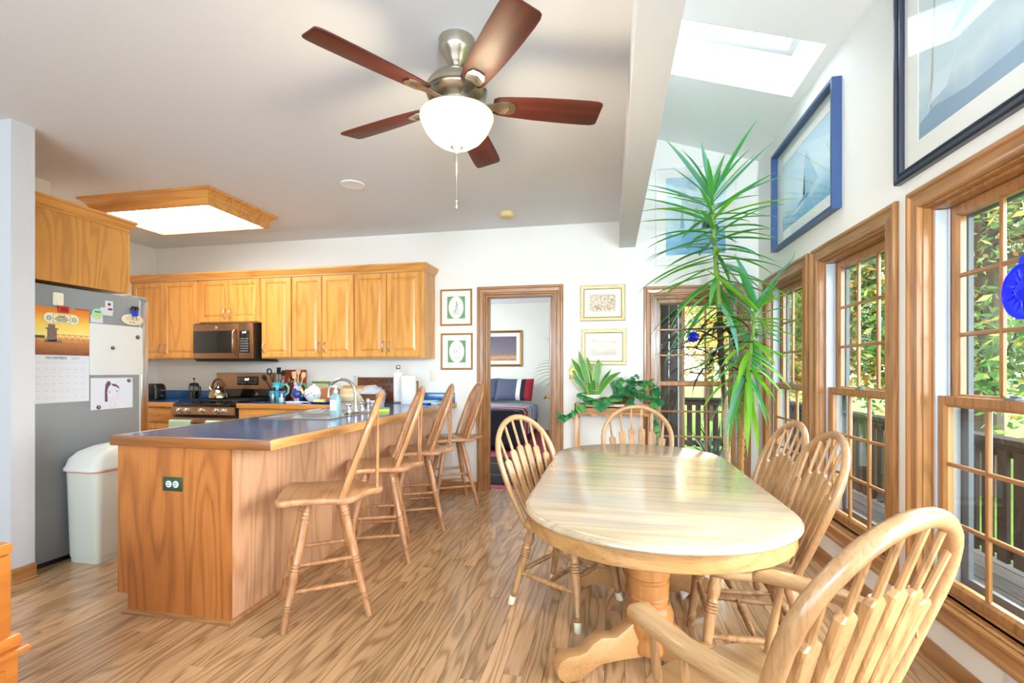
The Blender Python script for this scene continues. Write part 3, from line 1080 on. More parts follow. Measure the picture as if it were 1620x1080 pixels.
for k in range(5):
    a = .03 + k * .44
    d = cabinet_door(pn, 0, .42, .115, .86, 0, .38, .72)
    d.rotation_euler = (0, 0, R(-90))
    d.location = (-.666, a + .42 + .003, .118)
# outlet on the end
ol = thing('outlet_plate', 'green-bronze double outlet plate on the peninsula end', 'outlet', (-2.184, 2.084, .682))
MB().box(-.059, .059, -.004, 0, -.036, .036).build('plate', plain('bronze_plate', '4f6a4c', .35, .7), ol, bevel=.002)
for s in (-1, 1):
    p = MB().lathe([(.0175, 0), (.0175, .003), (.015, .0045), (0, .0045)], 18, Matrix.Translation((s * .021, -.003, 0)) @ Matrix.Rotation(R(90), 4, 'X')).build('socket', PAPER, ol)
    MB().box(s * .021 - .008, s * .021 + .008, -.0085, -.007, .004, .007).box(s * .021 - .008, s * .021 + .008, -.0085, -.007, -.007, -.004).build('slot', BLACK, p, smooth=0)


# refrigerator
fr = thing('refrigerator', 'grey refrigerator seen from its side, covered in papers and magnets', 'refrigerator', (-3.55, 2.385, 0))
MB().box(-.75, 0, 0, .71, .03, 1.815).build('cabinet', FRIDGE, fr, bevel=.006)
MB().box(-.74, -.01, .01, .70, 0, .04).build('base_grille', BLACK, fr, smooth=0)
for a, b in ((-.75, -.378), (-.372, 0)):
    d = MB().box(a, b, .722, .79, .65, 1.80).build('door', STEEL, fr, bevel=.012)
    hx = -.40 if a < -.5 else -.35
    MB().tube([(hx, .79, .80), (hx, .84, .83), (hx, .84, 1.62), (hx, .79, 1.65)], .011, 10).build('handle', STEEL, d)
d = MB().box(-.75, 0, .722, .79, .06, .64).build('drawer', STEEL, fr, bevel=.012)
MB().tube([(-.65, .79, .57), (-.63, .84, .57), (-.12, .84, .57), (-.10, .79, .57)], .011, 10).build('handle', STEEL, d)
MB().box(-.745, -.005, .708, .724, .06, 1.80).build('door_gasket', plain('gasket', 'c9ccd0', .6), fr, smooth=0)
MB().box(-.09, -.01, .66, .78, 1.80, 1.83).build('hinge_cover', FRIDGE, fr, bevel=.006)

# cabinet over the refrigerator
fc = thing('fridge_cabinet', 'deep oak cabinet mounted above the refrigerator', 'cabinet', (-3.545, 2.372, 1.835))
MB().box(-.76, 0, 0, .63, .003, .465).build('body', wood('fridge_cabinet_oak', 'cd8f3f', 'a2682a', 'Z', freq=6, bands=8, amount=.5, pores=.25, vary=.02, stretch=.2), fc, smooth=0)
ls = []
for x, y, nx, ny in ((0, 0, 1, 0), (0, .63, 1, 1), (-.76, .63, 0, 1)):
    ls.append([(x + nx * d, y + ny * d, .465 + z) for d, z in CROWN])
MB().loops(ls).build('crown', CABY, fc, smooth=25)
for k in range(2):
    d = cabinet_door(fc, 0, .37, .01, .455, 0, .05 if k else .32, .08)
    d.rotation_euler = (0, 0, R(180))
    d.location = (-.005 - k * .375, .63, .013)

# slim bin
bn = thing('kitchen_bin', 'tall slim cream plastic bin with domed lid beside the fridge', 'bin', (-3.385, 2.80, 0))
BINM = plain('bin_plastic', 'd9dccf', .45)


def rrect(hx, hy, r, n=5):
    out = []
    for cx, cy, a0 in ((hx - r, hy - r, 0), (-hx + r, hy - r, 90), (-hx + r, -hy + r, 180), (hx - r, -hy + r, 270)):
        for i in range(n + 1):
            a = R(a0 + 90 * i / n)
            out.append((cx + r * math.cos(a), cy + r * math.sin(a)))
    return out


ls = []
for z, hx, hy, r in ((0, .116, .238, .03), (.035, .117, .240, .03), (.037, .121, .243, .03), (.60, .138, .262, .05)):
    ls.append([(x, y, z) for x, y in rrect(hx, hy, r)])
MB().loops(ls).build('body', BINM, bn, smooth=50)
ls = []
for z, k in ((.60, 1.0), (.604, 1.045), (.622, 1.045), (.632, 1.01), (.68, .95), (.72, .82), (.748, .58), (.76, .3), (.763, .05)):
    ls.append([(x * k, y * k * (1 if k > .9 else .5 + .5 * k / .95 + .02), z) for x, y in rrect(.142, .266, .055)])
MB().loops(ls).build('lid', plain('bin_lid', 'e3e4dc', .4), bn, smooth=60)
ls = []
for z, k in ((.590, 1.005), (.6005, 1.012)):
    ls.append([(x * k, y * k, z) for x, y in rrect(.138, .262, .05)])
MB().loops(ls).build('liner_edge', plain('liner_pink', 'e7a58e', .6), bn)
pts = []
for i in range(13):
    a = PI * i / 12
    pts.append((.02, -.235 * math.cos(a), .64 + .118 * math.sin(a) ** .8))
MB().tube(pts, .010, 8).build('lid_ridge', BINM, bn)


# ---- things on the side of the fridge: local x runs away from the camera, z up, front towards local -y
FS = -3.548


def on_fridge(name, label, cat, y, z, group=None, off=0.0):
    return thing(name, label, cat, (FS + off, y, z), R(90), group)


cal = on_fridge('wall_calendar', 'november calendar with an orange bridge picture on the fridge side', 'calendar', 2.55, 1.36)
pic = MB().box(-.172, .172, -.006, -.001, .004, .312).build('picture_page', ramp_mat('sunset_print', [(0, '7d4426'), (.28, 'b87a48'), (.36, 'd9a868'), (.42, 'f0e08a'), (.65, 'f2cf62'), (.85, 'e8973a'), (1, 'd97a2c')], lo=0, hi=.31, noise_amt=.12, nscale=30), cal, smooth=0)
TRUSS = plain('print_truss_orange', 'cf6f3c', .7)
TOWER = plain('print_tower', '7a6a62', .7)
mb = MB()
for i in range(6):
    x0 = -.045 + i * .036
    mb.tube([(x0, -.0062, .105), (x0 + .018, -.0062, .138 - i * .001), (x0 + .036, -.0062, .105)], .002, 4)
mb.box(-.05, .17, -.0068, -.006, .102, .106).box(-.03, .17, -.0068, -.006, .134, .138)
mb.build('bridge_print', TRUSS, pic, smooth=0)
mb = MB().box(-.085, -.03, -.0068, -.006, .09, .17).box(-.095, -.02, -.007, -.006, .168, .176).box(-.08, -.04, -.0068, -.006, .176, .20).box(-.10, .0, -.0068, -.006, .082, .098)
mb.build('tower_print', TOWER, pic, smooth=0)
MB().box(-.172, -.10, -.0066, -.006, .108, .125).build('tree_line_print', plain('print_trees', '4d5a34', .8), pic, smooth=0)
gp = MB().box(-.172, .172, -.005, -.001, -.31, 0).build('month_page', PAPER, cal, smooth=0)
text('NOVEMBER', .024, INK, gp, (-.03, -.0056, -.018), name='month_name', ext=.0002)
text('2024', .024, GREYINK, gp, (.082, -.0056, -.018), name='year', ext=.0002)
mb = MB()
for i in range(7):
    for j in range(6):
        mb.box(-.145 + i * .044, -.125 + i * .044, -.0054, -.005, -.048 - j * .046, -.046 - j * .046)
mb.build('date_marks', GREYINK, gp, smooth=0)
wb = on_fridge('whiteboard', 'blank white magnetic board stuck on the fridge side beside the calendar', 'whiteboard', 2.92, 1.41)
MB().prism(rrect(.195, .182, .012), 0, .004, Matrix.Rotation(R(90), 4, 'X')).build('board', plain('whiteboard_gloss', 'd9dbda', .15, coat=.4), wb, bevel=.001)
dr = on_fridge('child_drawing', "child's drawing of a girl with purple hair on the fridge side", 'drawing', 2.885, 1.095)
MB().box(-.152, .152, -.003, -.001, -.112, .112).build('sheet', PAPER, dr, smooth=0)
PURP = plain('crayon_purple', '6d4a66', .8)
mb = MB()
for ring in ([(-.055, .02), (-.05, .065), (-.035, .09), (-.015, .085), (-.012, .065), (-.03, .045), (-.038, .01), (-.035, -.06), (-.055, -.058)], [(-.01, .07), (.02, .068), (.045, .05), (.052, .03), (.03, .045), (0, .055)]):
    mb.prism(ring, .003, .0034, Matrix.Rotation(R(90), 4, 'X'))
mb.build('hair', PURP, dr, smooth=0)
mb = MB()
mb.lathe([(.006, .003), (.006, .0034)], 10, Matrix.Translation((-.022, 0, .01)) @ Matrix.Rotation(R(90), 4, 'X')).lathe([(.006, .003), (.006, .0034)], 10, Matrix.Translation((.032, 0, .016)) @ Matrix.Rotation(R(90), 4, 'X'))
mb.build('eyes', plain('crayon_blue', '5a86c8', .8), dr, smooth=0)
MB().box(-.012, .008, -.0034, -.003, -.036, -.032).build('mouth', plain('crayon_orange', 'e09a80', .8), dr, smooth=0)
MB().tube([(-.035, -.0032, -.02), (-.02, -.0032, -.05), (.0, -.0032, -.06), (.03, -.0032, -.045), (.045, -.0032, 0), (.048, -.0032, .03)], .0008, 4).build('face_outline', GREYINK, dr)
MB().tube([(-.012, -.0032, -.062), (-.02, -.0032, -.10), (.025, -.0032, -.10), (.018, -.0032, -.062)], .0008, 4).build('dress_outline', GREYINK, dr)
MAGN = plain('dark_magnet', '4a4d58', .3, .4)


def magnet(label, y, z, r=.013, mat=None, off=.004):
    o = thing('round_magnet', label, 'magnet', (FS + off, y, z), R(90), 'round magnets on the fridge')
    MB().lathe([(r, 0), (r, .005), (r * .8, .007), (r * .45, .0065), (0, .0065)], 16, Matrix.Rotation(R(90), 4, 'X')).build('disc', mat or MAGN, o)
    MB().lathe([(r * .4, .0066), (r * .3, .008), (0, .008)], 12, Matrix.Rotation(R(90), 4, 'X')).build('centre', STEEL, o)


magnet('dark green round magnet in the top corner of the whiteboard', 3.075, 1.515, .015, plain('green_magnet', '2d4436', .4))
magnet('dark round magnet at the middle of the whiteboard', 2.885, 1.425)
magnet("round magnet on the upper corner of the child's drawing", 3.005, 1.185, .013)
magnet("round magnet on the lower corner of the child's drawing", 2.785, 1.00, .014)
sg = on_fridge('oval_plaque', 'cream oblong plaque magnet with blue flowers pinning the calendar', 'magnet', 2.545, 1.60, off=.007)
MB().prism(rrect(.105, .034, .033, 7), 0, .006, Matrix.Rotation(R(90), 4, 'X')).build('plaque', plain('plaque_cream', 'e9dfb4', .5), sg, bevel=.001)
mb = MB()
for a, b in (((-.052, -.028), (.052, -.0265)), ((-.052, .0265), (.052, .028)), ((-.052, -.028), (-.0505, .028)), ((.0505, -.028), (.052, .028))):
    mb.box(a[0], b[0], -.0068, -.006, a[1], b[1])
for k, (w, z) in enumerate(((.02, .017), (.034, .008), (.042, -.004), (.03, -.015))):
    mb.box(-w, w, -.0066, -.006, z - .0025, z + .0025)
mb.build('lettering_lines', INK, sg, smooth=0)
for s in (-1, 1):
    mb = MB()
    for i in range(5):
        mb.lathe([(.006, .006), (.006, .0068)], 8, Matrix.Translation((s * .075 + .011 * math.cos(i * 1.26), 0, .011 * math.sin(i * 1.26))) @ Matrix.Rotation(R(90), 4, 'X'))
    mb.build('flower', plain('plaque_flower', '6f9ac9', .6), sg, smooth=0)
cl = on_fridge('bag_clip', 'red square plastic clip holding the top of the calendar', 'clip', 2.555, 1.665, off=.008)
MB().box(-.032, .032, -.012, 0, -.022, .020).build('jaw', RED, cl, bevel=.004)
MB().box(-.020, .020, -.014, -.011, -.012, .010).build('grip', plain('red_dark', '8f1c16', .4), cl, bevel=.002)
ho = on_fridge('wall_hook', 'cream rounded plastic hook stuck high on the fridge above the red clip', 'hook', 2.53, 1.728)
MB().prism(rrect(.032, .043, .012), 0, .006, Matrix.Rotation(R(90), 4, 'X')).build('plate', CREAM, ho, bevel=.002)
MB().box(-.018, .018, -.016, -.006, -.041, -.026).build('hook_lip', CREAM, ho, bevel=.003)
cd = on_fridge('red_header_card', 'red-topped narrow card half hidden behind the calendar', 'card', 2.68, 1.63)
MB().box(-.045, .045, -.0008, 0, -.13, .05).build('sheet', PAPER, cd, smooth=0)
MB().box(-.045, .045, -.0016, -.0008, .024, .05).build('red_band', RED, cd, smooth=0)
cd = on_fridge('appointment_card', 'small white card under the round mint sticker on the fridge', 'card', 2.775, 1.625)
MB().box(-.042, .042, -.002, 0, -.027, .027).build('sheet', PAPER, cd, smooth=0)
st = on_fridge('round_sticker', 'round mint green sticker magnet above the whiteboard', 'magnet', 2.778, 1.66, off=.003)
MB().lathe([(.038, 0), (.038, .003), (0, .003)], 26, Matrix.Rotation(R(90), 4, 'X')).build('disc', plain('mint_sticker', 'a8d8b4', .5), st)
MB().box(-.022, .022, -.0036, -.003, -.022, -.006).build('yellow_print', plain('sticker_yellow', 'e8c24f', .6), st, smooth=0)
MB().box(-.02, .02, -.0036, -.003, .008, .020).build('green_print', plain('sticker_green', '3f8f60', .6), st, smooth=0)
cd = on_fridge('photo_card', 'white card with a small dark red flower, highest on the fridge', 'card', 2.862, 1.722)
MB().box(-.028, .028, -.002, 0, -.04, .04).build('sheet', PAPER, cd, smooth=0)
mb = MB().lathe([(.011, .002), (.011, .0026)], 10, Matrix.Translation((0, 0, .016)) @ Matrix.Rotation(R(90), 4, 'X')).box(-.008, .022, -.0026, -.002, -.026, -.012)
mb.build('flower_print', plain('print_maroon', '7d2340', .7), cd, smooth=0)
cd = on_fridge('note_slip', 'small white slip tucked beneath the flower card on the fridge', 'card', 2.845, 1.685, off=-.0005)
MB().box(-.044, .044, -.0015, 0, -.028, .026).build('sheet', PAPER, cd, smooth=0)
ov = on_fridge('oval_magnet', 'cream oval plaque magnet with fine print below the blue clip', 'magnet', 3.035, 1.645, off=.002)
ell = [(.085 * math.cos(2 * PI * i / 28), .042 * math.sin(2 * PI * i / 28)) for i in range(28)]
MB().prism(ell, 0, .004, Matrix.Rotation(R(90), 4, 'X')).build('oval', plain('oval_cream', 'e8d9b8', .5), ov, bevel=.001)
mb = MB()
for k, w in enumerate((.03, .05, .058, .05)):
    mb.box(-w, w, -.0046, -.004, .022 - k * .009, .0232 - k * .009)
for i in range(3):
    mb.box(-.022 + i * .014, -.014 + i * .014, -.0046, -.004, -.026 + (i % 2) * .004, -.018)
mb.build('fine_print', INK, ov, smooth=0)
bc = on_fridge('pen_clip', 'bright blue magnetic clip with black tips above the oval plaque', 'clip', 3.045, 1.705, off=.006)
MB().box(-.022, .022, -.016, 0, -.034, .012).build('body', BLUE, bc, bevel=.005)
for s in (-1, 1):
    MB().lathe([(.013, 0), (.014, .02), (.009, .03), (0, .032)], 12, Matrix.Translation((s * .014, -.008, .010))).build('tip', BLACK, bc)
    MB().tube([(s * .012, -.008, -.034), (s * .018, -.006, -.062)], .0018, 6).build('prong', BLACK, bc)

# ================================================================== SEATING
def turned(l, base):
    """Turned leg or stretcher: list of (t, r) along its length."""
    return [(r, t * l) for t, r in base]


LEG_CHAIR = [(0, .0125), (.05, .0140), (.10, .0170)]
for c_ in (.115, .135, .155):
    LEG_CHAIR += [(c_ - .008, .0195), (c_ - .003, .0195), (c_, .0145), (c_ + .003, .0195)]
LEG_CHAIR += [(.175, .0170), (.52, .0225), (.60, .0235)]
for c_ in (.625, .655, .685, .715):
    LEG_CHAIR += [(c_ - .013, .0245), (c_ - .005, .0250), (c_, .0180), (c_ + .005, .0250)]
LEG_CHAIR += [(.745, .0190), (.80, .0250), (.86, .0265), (.915, .0210), (.94, .0245), (.96, .0190), (1.0, .0170)]
LEG_STOOL = [(0, .0130), (.02, .0160), (.12, .0175), (.150, .0165)]
for c_ in (.165, .185, .205):
    LEG_STOOL += [(c_ - .009, .0195), (c_ - .004, .0195), (c_ - .002, .0145), (c_ + .002, .0145), (c_ + .004, .0195)]
LEG_STOOL += [(.225, .018), (.44, .0215)]
for c_ in (.46, .485, .51):
    LEG_STOOL += [(c_ - .009, .0225), (c_ - .004, .0225), (c_ - .002, .017), (c_ + .002, .017), (c_ + .004, .0225)]
LEG_STOOL += [(.53, .021), (.70, .0225), (.83, .022)]
for c_ in (.86, .89, .92):
    LEG_STOOL += [(c_ - .010, .0235), (c_ - .004, .0235), (c_ - .002, .018), (c_ + .002, .018), (c_ + .004, .0235)]
LEG_STOOL += [(.95, .020), (1.0, .018)]
STRETCH = [(0, .0075), (.12, .009), (.2, .012), (.23, .0155), (.26, .011), (.29, .0155), (.33, .0115), (.36, .0150), (.40, .0125), (.5, .0150), (.60, .0125), (.64, .0150), (.67, .0115), (.71, .0155), (.74, .011), (.77, .0155), (.80, .012), (.88, .009), (1, .0075)]
CAPM = plain('worn_white_foot_cap', 'e8dfc6', .6)


def leg(root, foot, top, prof, mat, cap=None):
    f, t = Vector(foot), Vector(top)
    o = MB().lathe(turned((t - f).length, prof), 12, frame_between(f, t)).build('leg', mat, root, smooth=50)
    if cap is not None:
        MB().lathe([(.016, 0), (.0185, .002), (.0195, .042), (.0175, .046)], 12, frame_between(f, t)).build('foot_cap', cap, o, smooth=50)
    return o


def rung(root, a, b, prof, mat, name='stretcher', n=10):
    a, b = Vector(a), Vector(b)
    return MB().lathe(turned((b - a).length, prof), n, frame_between(a, b)).build(name, mat, root, smooth=50)


def bow_path(hw0, hwm, z0, z1, zm, yf, steps=5, arc=16):
    pts = []
    for i in range(steps):
        t = i / steps
        z = z0 + (zm - z0) * t
        x = hw0 + (hwm - hw0) * math.sin(t * PI / 2)
        pts.append((-x, yf(z), z))
    for i in range(arc + 1):
        a = PI * i / arc
        z = zm + (z1 - zm) * math.sin(a)
        pts.append((-hwm * math.cos(a), yf(z), z))
    return pts + [(-p[0], p[1], p[2]) for p in reversed(pts[:steps])]


def bow_z(x, hwm, z1, zm):
    return zm + (z1 - zm) * math.sqrt(max(0, 1 - (x / hwm) ** 2))


def arrow_spindle(root, b, t, mat, wide=.024, thick=.0085, lo=.14, hi=.70):
    b, t = Vector(b), Vector(t)
    L = (t - b).length
    M = frame_between(b, t, (1, 0, 0))
    mb = MB()
    mb.lathe([(.0085, 0), (.0075, L * lo)], 8, M)
    mb.lathe([(.0085, L * hi - .004), (.0075, L)], 8, M)
    ls = []
    for z, w, th in ((lo, .010, thick * .8), (lo + .06, wide * .72, thick), (hi - .05, wide, thick), (hi - .02, wide * .96, thick), (hi, wide * .52, thick * .85)):
        z *= L
        ls.append([(-w, -th * .6, z), (-w * .8, -th, z), (w * .8, -th, z), (w, -th * .6, z), (w, th * .6, z), (w * .8, th, z), (-w * .8, th, z), (-w, th * .6, z)])
    mb.loops(ls, M=M)
    return mb.build('spindle', mat, root, smooth=30)


def seat_poly(hw, hd, taper, n=36, p=3.2):
    out = []
    for i in range(n):
        a = 2 * PI * i / n
        c, s = math.cos(a), math.sin(a)
        x = abs(c) ** (2 / p) * (1 if c > 0 else -1)
        y = abs(s) ** (2 / p) * (1 if s > 0 else -1)
        out.append((x * hw * (1 + taper * y), y * hd))
    return out


def make_chair(label, arms=False, caps=None, group='arrow-back dining chairs round the table'):
    """Faces local +y; origin on the floor under the seat centre."""
    r = thing('dining_armchair' if arms else 'dining_chair', label, 'chair', (0, 0, 0), 0, group)
    hw, hd = (.235, .205) if arms else (.225, .215)
    zs = .46 if arms else .455
    MB().slab(seat_poly(hw, hd, .10), zs - .036, zs, .012).build('seat', CHAIRY, r, smooth=50)
    feet = [(-.215, .20), (.215, .20), (-.195, -.235), (.195, -.235)]
    tops = [(-.155, .135), (.155, .135), (-.135, -.135), (.135, -.135)]
    k = 1.08 if arms else 1
    P = []
    for f, t in zip(feet, tops):
        a, b = (f[0] * k, f[1] * k, 0), (t[0] * k, t[1] * k, zs - .03)
        leg(r, a, b, LEG_CHAIR, CHAIRW, caps)
        P.append((Vector(a), Vector(b)))

    def on(i, t):
        return P[i][0].lerp(P[i][1], t)
    rung(r, on(0, .56), on(1, .56), STRETCH, CHAIRW)
    rung(r, on(0, .40), on(2, .40), STRETCH, CHAIRW)
    rung(r, on(1, .40), on(3, .40), STRETCH, CHAIRW)
    rung(r, on(0, .40).lerp(on(2, .40), .5), on(1, .40).lerp(on(3, .40), .5), STRETCH, CHAIRW)
    rung(r, on(2, .42), on(3, .42), STRETCH, CHAIRW)
    hw0, hwm, z1, zm = (.195, .262, .990, .775) if arms else (.175, .245, .985, .765)

    def yf(z):
        t = (z - zs) / (z1 - zs)
        return -.165 - (.178 if arms else .20) * (.75 * t + .25 * t * t)
    path = bow_path(hw0, hwm, zs - .012, z1, zm, yf)
    MB().tube(path, .0175 if arms else .0155, 10, flat=1.12).build('bow', CHAIRB, r, smooth=60)
    n = 6
    for i in range(n):
        u = -1 + 2 * i / (n - 1)
        xb, xt = u * hw0 * .78, u * hwm * .80
        zt = bow_z(xt, hwm, z1, zm) - .004
        arrow_spindle(r, (xb, -.155 - .012 * (1 - u * u), zs - .01), (xt, yf(zt), zt), CHAIRW, .0265 if arms else .0245, .0105 if arms else .0085, .10, .72)
    if arms:
        za = .665
        for s in (-1, 1):
            ya = yf(za)
            xr = hw0 + (hwm - hw0) * .75
            pts = [(s * (xr + .004), ya - .012, za + .010), (s * (xr + .020), ya + .08, za + .008), (s * (xr + .026), ya + .18, za + .004), (s * (xr + .012), ya + .28, za), (s * (xr - .010), ya + .36, za - .004), (s * (xr - .014), ya + .385, za - .012)]
            wd = [.018, .022, .027, .031, .034, .026]
            ls = []
            for (x, y, z), w in zip(pts, wd):
                h = .015
                ls.append([(x - w, y, z - h * .5), (x - w * .75, y, z - h), (x + w * .75, y, z - h), (x + w, y, z - h * .5), (x + w, y, z + h * .5), (x + w * .75, y, z + h), (x - w * .75, y, z + h), (x - w, y, z + h * .5)])
            MB().loops(ls).build('arm', CHAIRY, r, smooth=50)
            for t, yb in ((.48, .0), (.84, .11)):
                q = Vector(pts[1]).lerp(Vector(pts[4]), t)
                rung(r, (s * (hw - .035), yb, zs - .006), (q.x, q.y, q.z - .008), [(0, .009), (.3, .0125), (.6, .011), (1, .008)], CHAIRW, 'arm_spindle')
    return r


GRP = 'arrow-back dining chairs round the table'
ch = make_chair('light oak arrow-back chair standing between the table and the stools')
ch.location = (-.225, 2.64, 0)
ch.rotation_euler = (0, 0, R(-28 - 90))
dup(ch, (.195, 3.42, 0), R(180), 'light oak arrow-back chair at the table end, in front of the plant stand', GRP)
dup(ch, (.585, 2.74, 0), R(91), 'oak arrow-back chair on the window side of the table, nearest the yucca', GRP)
dup(ch, (.575, 2.30, 0), R(88), 'oak arrow-back chair on the window side of the table, next to the armchair', GRP)
for o_ in ch.children:
    if o_.name.startswith('leg'):
        bb_ = [Vector(c_) for c_ in o_.bound_box]
        low = [v_.co for v_ in o_.data.vertices if v_.co.z < .012]
        c_ = sum(low, Vector()) / len(low)
        d_ = (Vector((c_.x * .72, c_.y * .64, .425)) - c_).normalized()
        MB().lathe([(.016, -.006), (.0185, -.004), (.0195, .040), (.0175, .044)], 12, frame_between(c_, c_ + d_)).build('foot_cap', CAPM, o_, smooth=50)
arm = make_chair('oak arrow-back armchair with curved arms at the near end of the table', arms=True, group=GRP)
arm.location = (.345, 1.287, 0)
arm.rotation_euler = (0, 0, R(127.5 - 90))


def make_stool(label):
    """Swivel bar stool facing local +y (away from its bow back)."""
    r = thing('bar_stool', label, 'stool', (0, 0, 0), 0, 'oak bow-back bar stools along the peninsula')
    zs = .63
    half = [(0, .212), (.06, .215), (.12, .205), (.165, .212), (.205, .200), (.222, .165), (.205, .125), (.205, .06), (.208, -.02), (.225, -.075), (.232, -.115), (.222, -.155), (.17, -.185), (.105, -.215), (.065, -.250), (.055, -.285), (.035, -.302), (0, -.305)]
    poly = half + [(-x, y) for x, y in reversed(half[1:-1])]
    MB().slab(poly, zs - .032, zs, .011).build('seat', STOOLY, r, smooth=50)
    MB().lathe([(.10, zs - .048), (.105, zs - .044), (.105, zs - .034), (.09, zs - .031)], 20).build('swivel_plate', BLACK, r)
    fr_ = .285
    P = []
    lr = r
    for i in range(4):
        a = R(45 + 90 * i)
        P.append((Vector((fr_ * math.cos(a), fr_ * math.sin(a), 0)), Vector((.115 * math.cos(a), .115 * math.sin(a), zs - .040))))
    z_r = ((.30, .50), (.22, .42), (.30, .50), (.22, .42))
    parts = []
    for f, t in P:
        o = leg(r, f, t, LEG_STOOL, STOOLW)
        MB().lathe([(.012, -.004), (.014, 0), (.010, .002)], 10, Matrix.Translation(f + Vector((0, 0, .004)))).build('foot_glide', STEEL, o)
    for i in range(4):
        j = (i + 1) % 4
        for t in z_r[i]:
            a, b = P[i][0].lerp(P[i][1], t), P[j][0].lerp(P[j][1], t)
            rung(r, a, b, [(0, .0075), (.15, .0105), (.5, .0115), (.85, .0105), (1, .0075)], STOOLW)
    hw0, hwm, z1, zm = .188, .196, 1.135, .93

    def yf(z):
        return -.105 - .19 * (z - zs) / (z1 - zs)
    path = bow_path(hw0, hwm, zs - .01, z1, zm, yf)
    MB().tube(path, .0125, 8, flat=1.6).build('bow', STOOLW, r, smooth=60)
    for xb, xt in ((-.115, -.125), (-.066, -.072), (.066, .072), (.115, .125)):
        zt = bow_z(xt, hwm, z1, zm)
        rung(r, (xb, -.118, zs - .008), (xt, yf(zt), zt), [(0, .0075), (.4, .0095), (1, .0065)], STOOLW, 'spindle', 8)
    b, t = Vector((0, -.12, zs - .005)), Vector((0, yf(z1), z1 - .003))
    M = frame_between(b, t)
    L = (t - b).length
    mb = MB()
    for s in (-1, 1):
        ls = []
        for z, xi, xo in ((0, .002, .020), (L * .3, .003, .024), (L * .55, .006, .034), (L * .72, .008, .042), (L * .9, .006, .034), (L, .004, .028)):
            xa, xb_ = sorted((s * xi, s * xo))
            ls.append([(xa, -.006, z), (xb_, -.006, z), (xb_, .006, z), (xa, .006, z)])
        mb.loops(ls, M=M)
    z = L * .02
    while z < L - .01:
        mb.box(-.010, .010, -.0058, .0058, z, z + (.10 if z < L * .4 else .022), M)
        z += .12 if z < L * .4 else .040
    mb.build('splat', STOOLW, r, smooth=30)
    for s in (-1, 1):
        xt = s * .105
        zt = bow_z(xt, hwm, z1, zm) - .06
        rung(r, (s * .032, -.272, zs - .008), (xt * 1.0, yf(zt) - .016, zt), [(0, .0085), (.5, .0085), (1, .006)], STOOLW, 'brace_spindle', 8)
    return r


SG = 'oak bow-back bar stools along the peninsula'
s1 = make_stool('oak bow-back bar stool nearest the camera, first at the peninsula corner')
STOOLS = [s1]
s1.location = (-1.492, 2.335, 0)
s1.rotation_euler = (0, 0, R(117))
for (x, y), rz, lab in (((-1.55, 3.08), 119, 'second from the peninsula corner'), ((-1.545, 3.715), 116, 'third from the peninsula corner'), ((-1.495, 4.46), 123, 'nearest the bedroom door, fourth in line')):
    STOOLS.append(dup(s1, (x, y, 0), R(rz), 'oak bow-back bar stool ' + lab, SG))
for o, a in zip(STOOLS, (82.5, 67.5, 71, 77)):        # the seats swivel: each base stands at its own angle
    d = R(a) - o.rotation_euler.z - R(45)
    for c in o.children:
        if c.name.startswith(('leg', 'stretcher', 'foot_ring')):
            c.rotation_euler = (0, 0, d)


# ================================================================== DINING TABLE
TX, TY, TW, TL, TE = .165, 2.445, .492, 1.0, .47
tb = thing('dining_table', 'worn oak double-pedestal dining table with rounded ends and a gloss top', 'table', (TX, TY, 0))


def half_w(y, d):
    s = TL - TE
    a = abs(y) - s
    w = TW - d
    e = TE - d
    if a <= 0:
        return w
    u = min(1.0, a / e)
    return w * math.sqrt(max(0, 1 - u * u))


def top_piece(name, ya, yb, prof, mat):
    """A slice of the oval top between two seams, with the edge moulding PROF on its outer rim."""
    ls_l, ls_r = [], []
    mb = MB()
    n = 20
    allp = []
    for d, z in prof:
        a = max(ya, -(TL - d)) if ya <= -TL + .01 else ya
        b = min(yb, TL - d) if yb >= TL - .01 else yb
        ysamp = []
        for i in range(n + 1):
            t = i / n
            if ya <= -TL + .01:
                t = 1 - math.cos(t * PI / 2)
            elif yb >= TL - .01:
                t = math.sin(t * PI / 2)
            ysamp.append(a + (b - a) * t)
        right = [(half_w(y, d), y, z) for y in ysamp]
        left = [(-half_w(y, d), y, z) for y in reversed(ysamp)]
        allp.append(right + left)
    mb.loops(allp)
    return mb.build(name, mat, tb, smooth=35)


TOPP = [(.024, .727), (.010, .728), (.003, .732), (0, .738), (.001, .744), (.005, .749), (.010, .750), (.013, .754), (.020, .757)]
g = .0007
for nm, a, b in (('table_half', -TL, -.31), ('table_leaf', -.31, 0.0), ('table_leaf', 0.0, .31), ('table_half', .31, TL)):
    top_piece(nm, a + (g if a > -TL else 0), b - (g if b < TL else 0), TOPP, TABLEX)
# apron
ls = []
ring = []
for i in range(72):
    a = 2 * PI * i / 72
    y = math.sin(a)
    ring.append(a)


def oval(d, z):
    out = []
    n = 18
    s = TL - TE
    for q in range(n + 1):
        a = PI * q / n
        out.append(((TW - d) * math.cos(a), s + (TE - d) * math.sin(a), z))
    for q in range(n + 1):
        a = PI + PI * q / n
        out.append(((TW - d) * math.cos(a), -s + (TE - d) * math.sin(a), z))
    return out


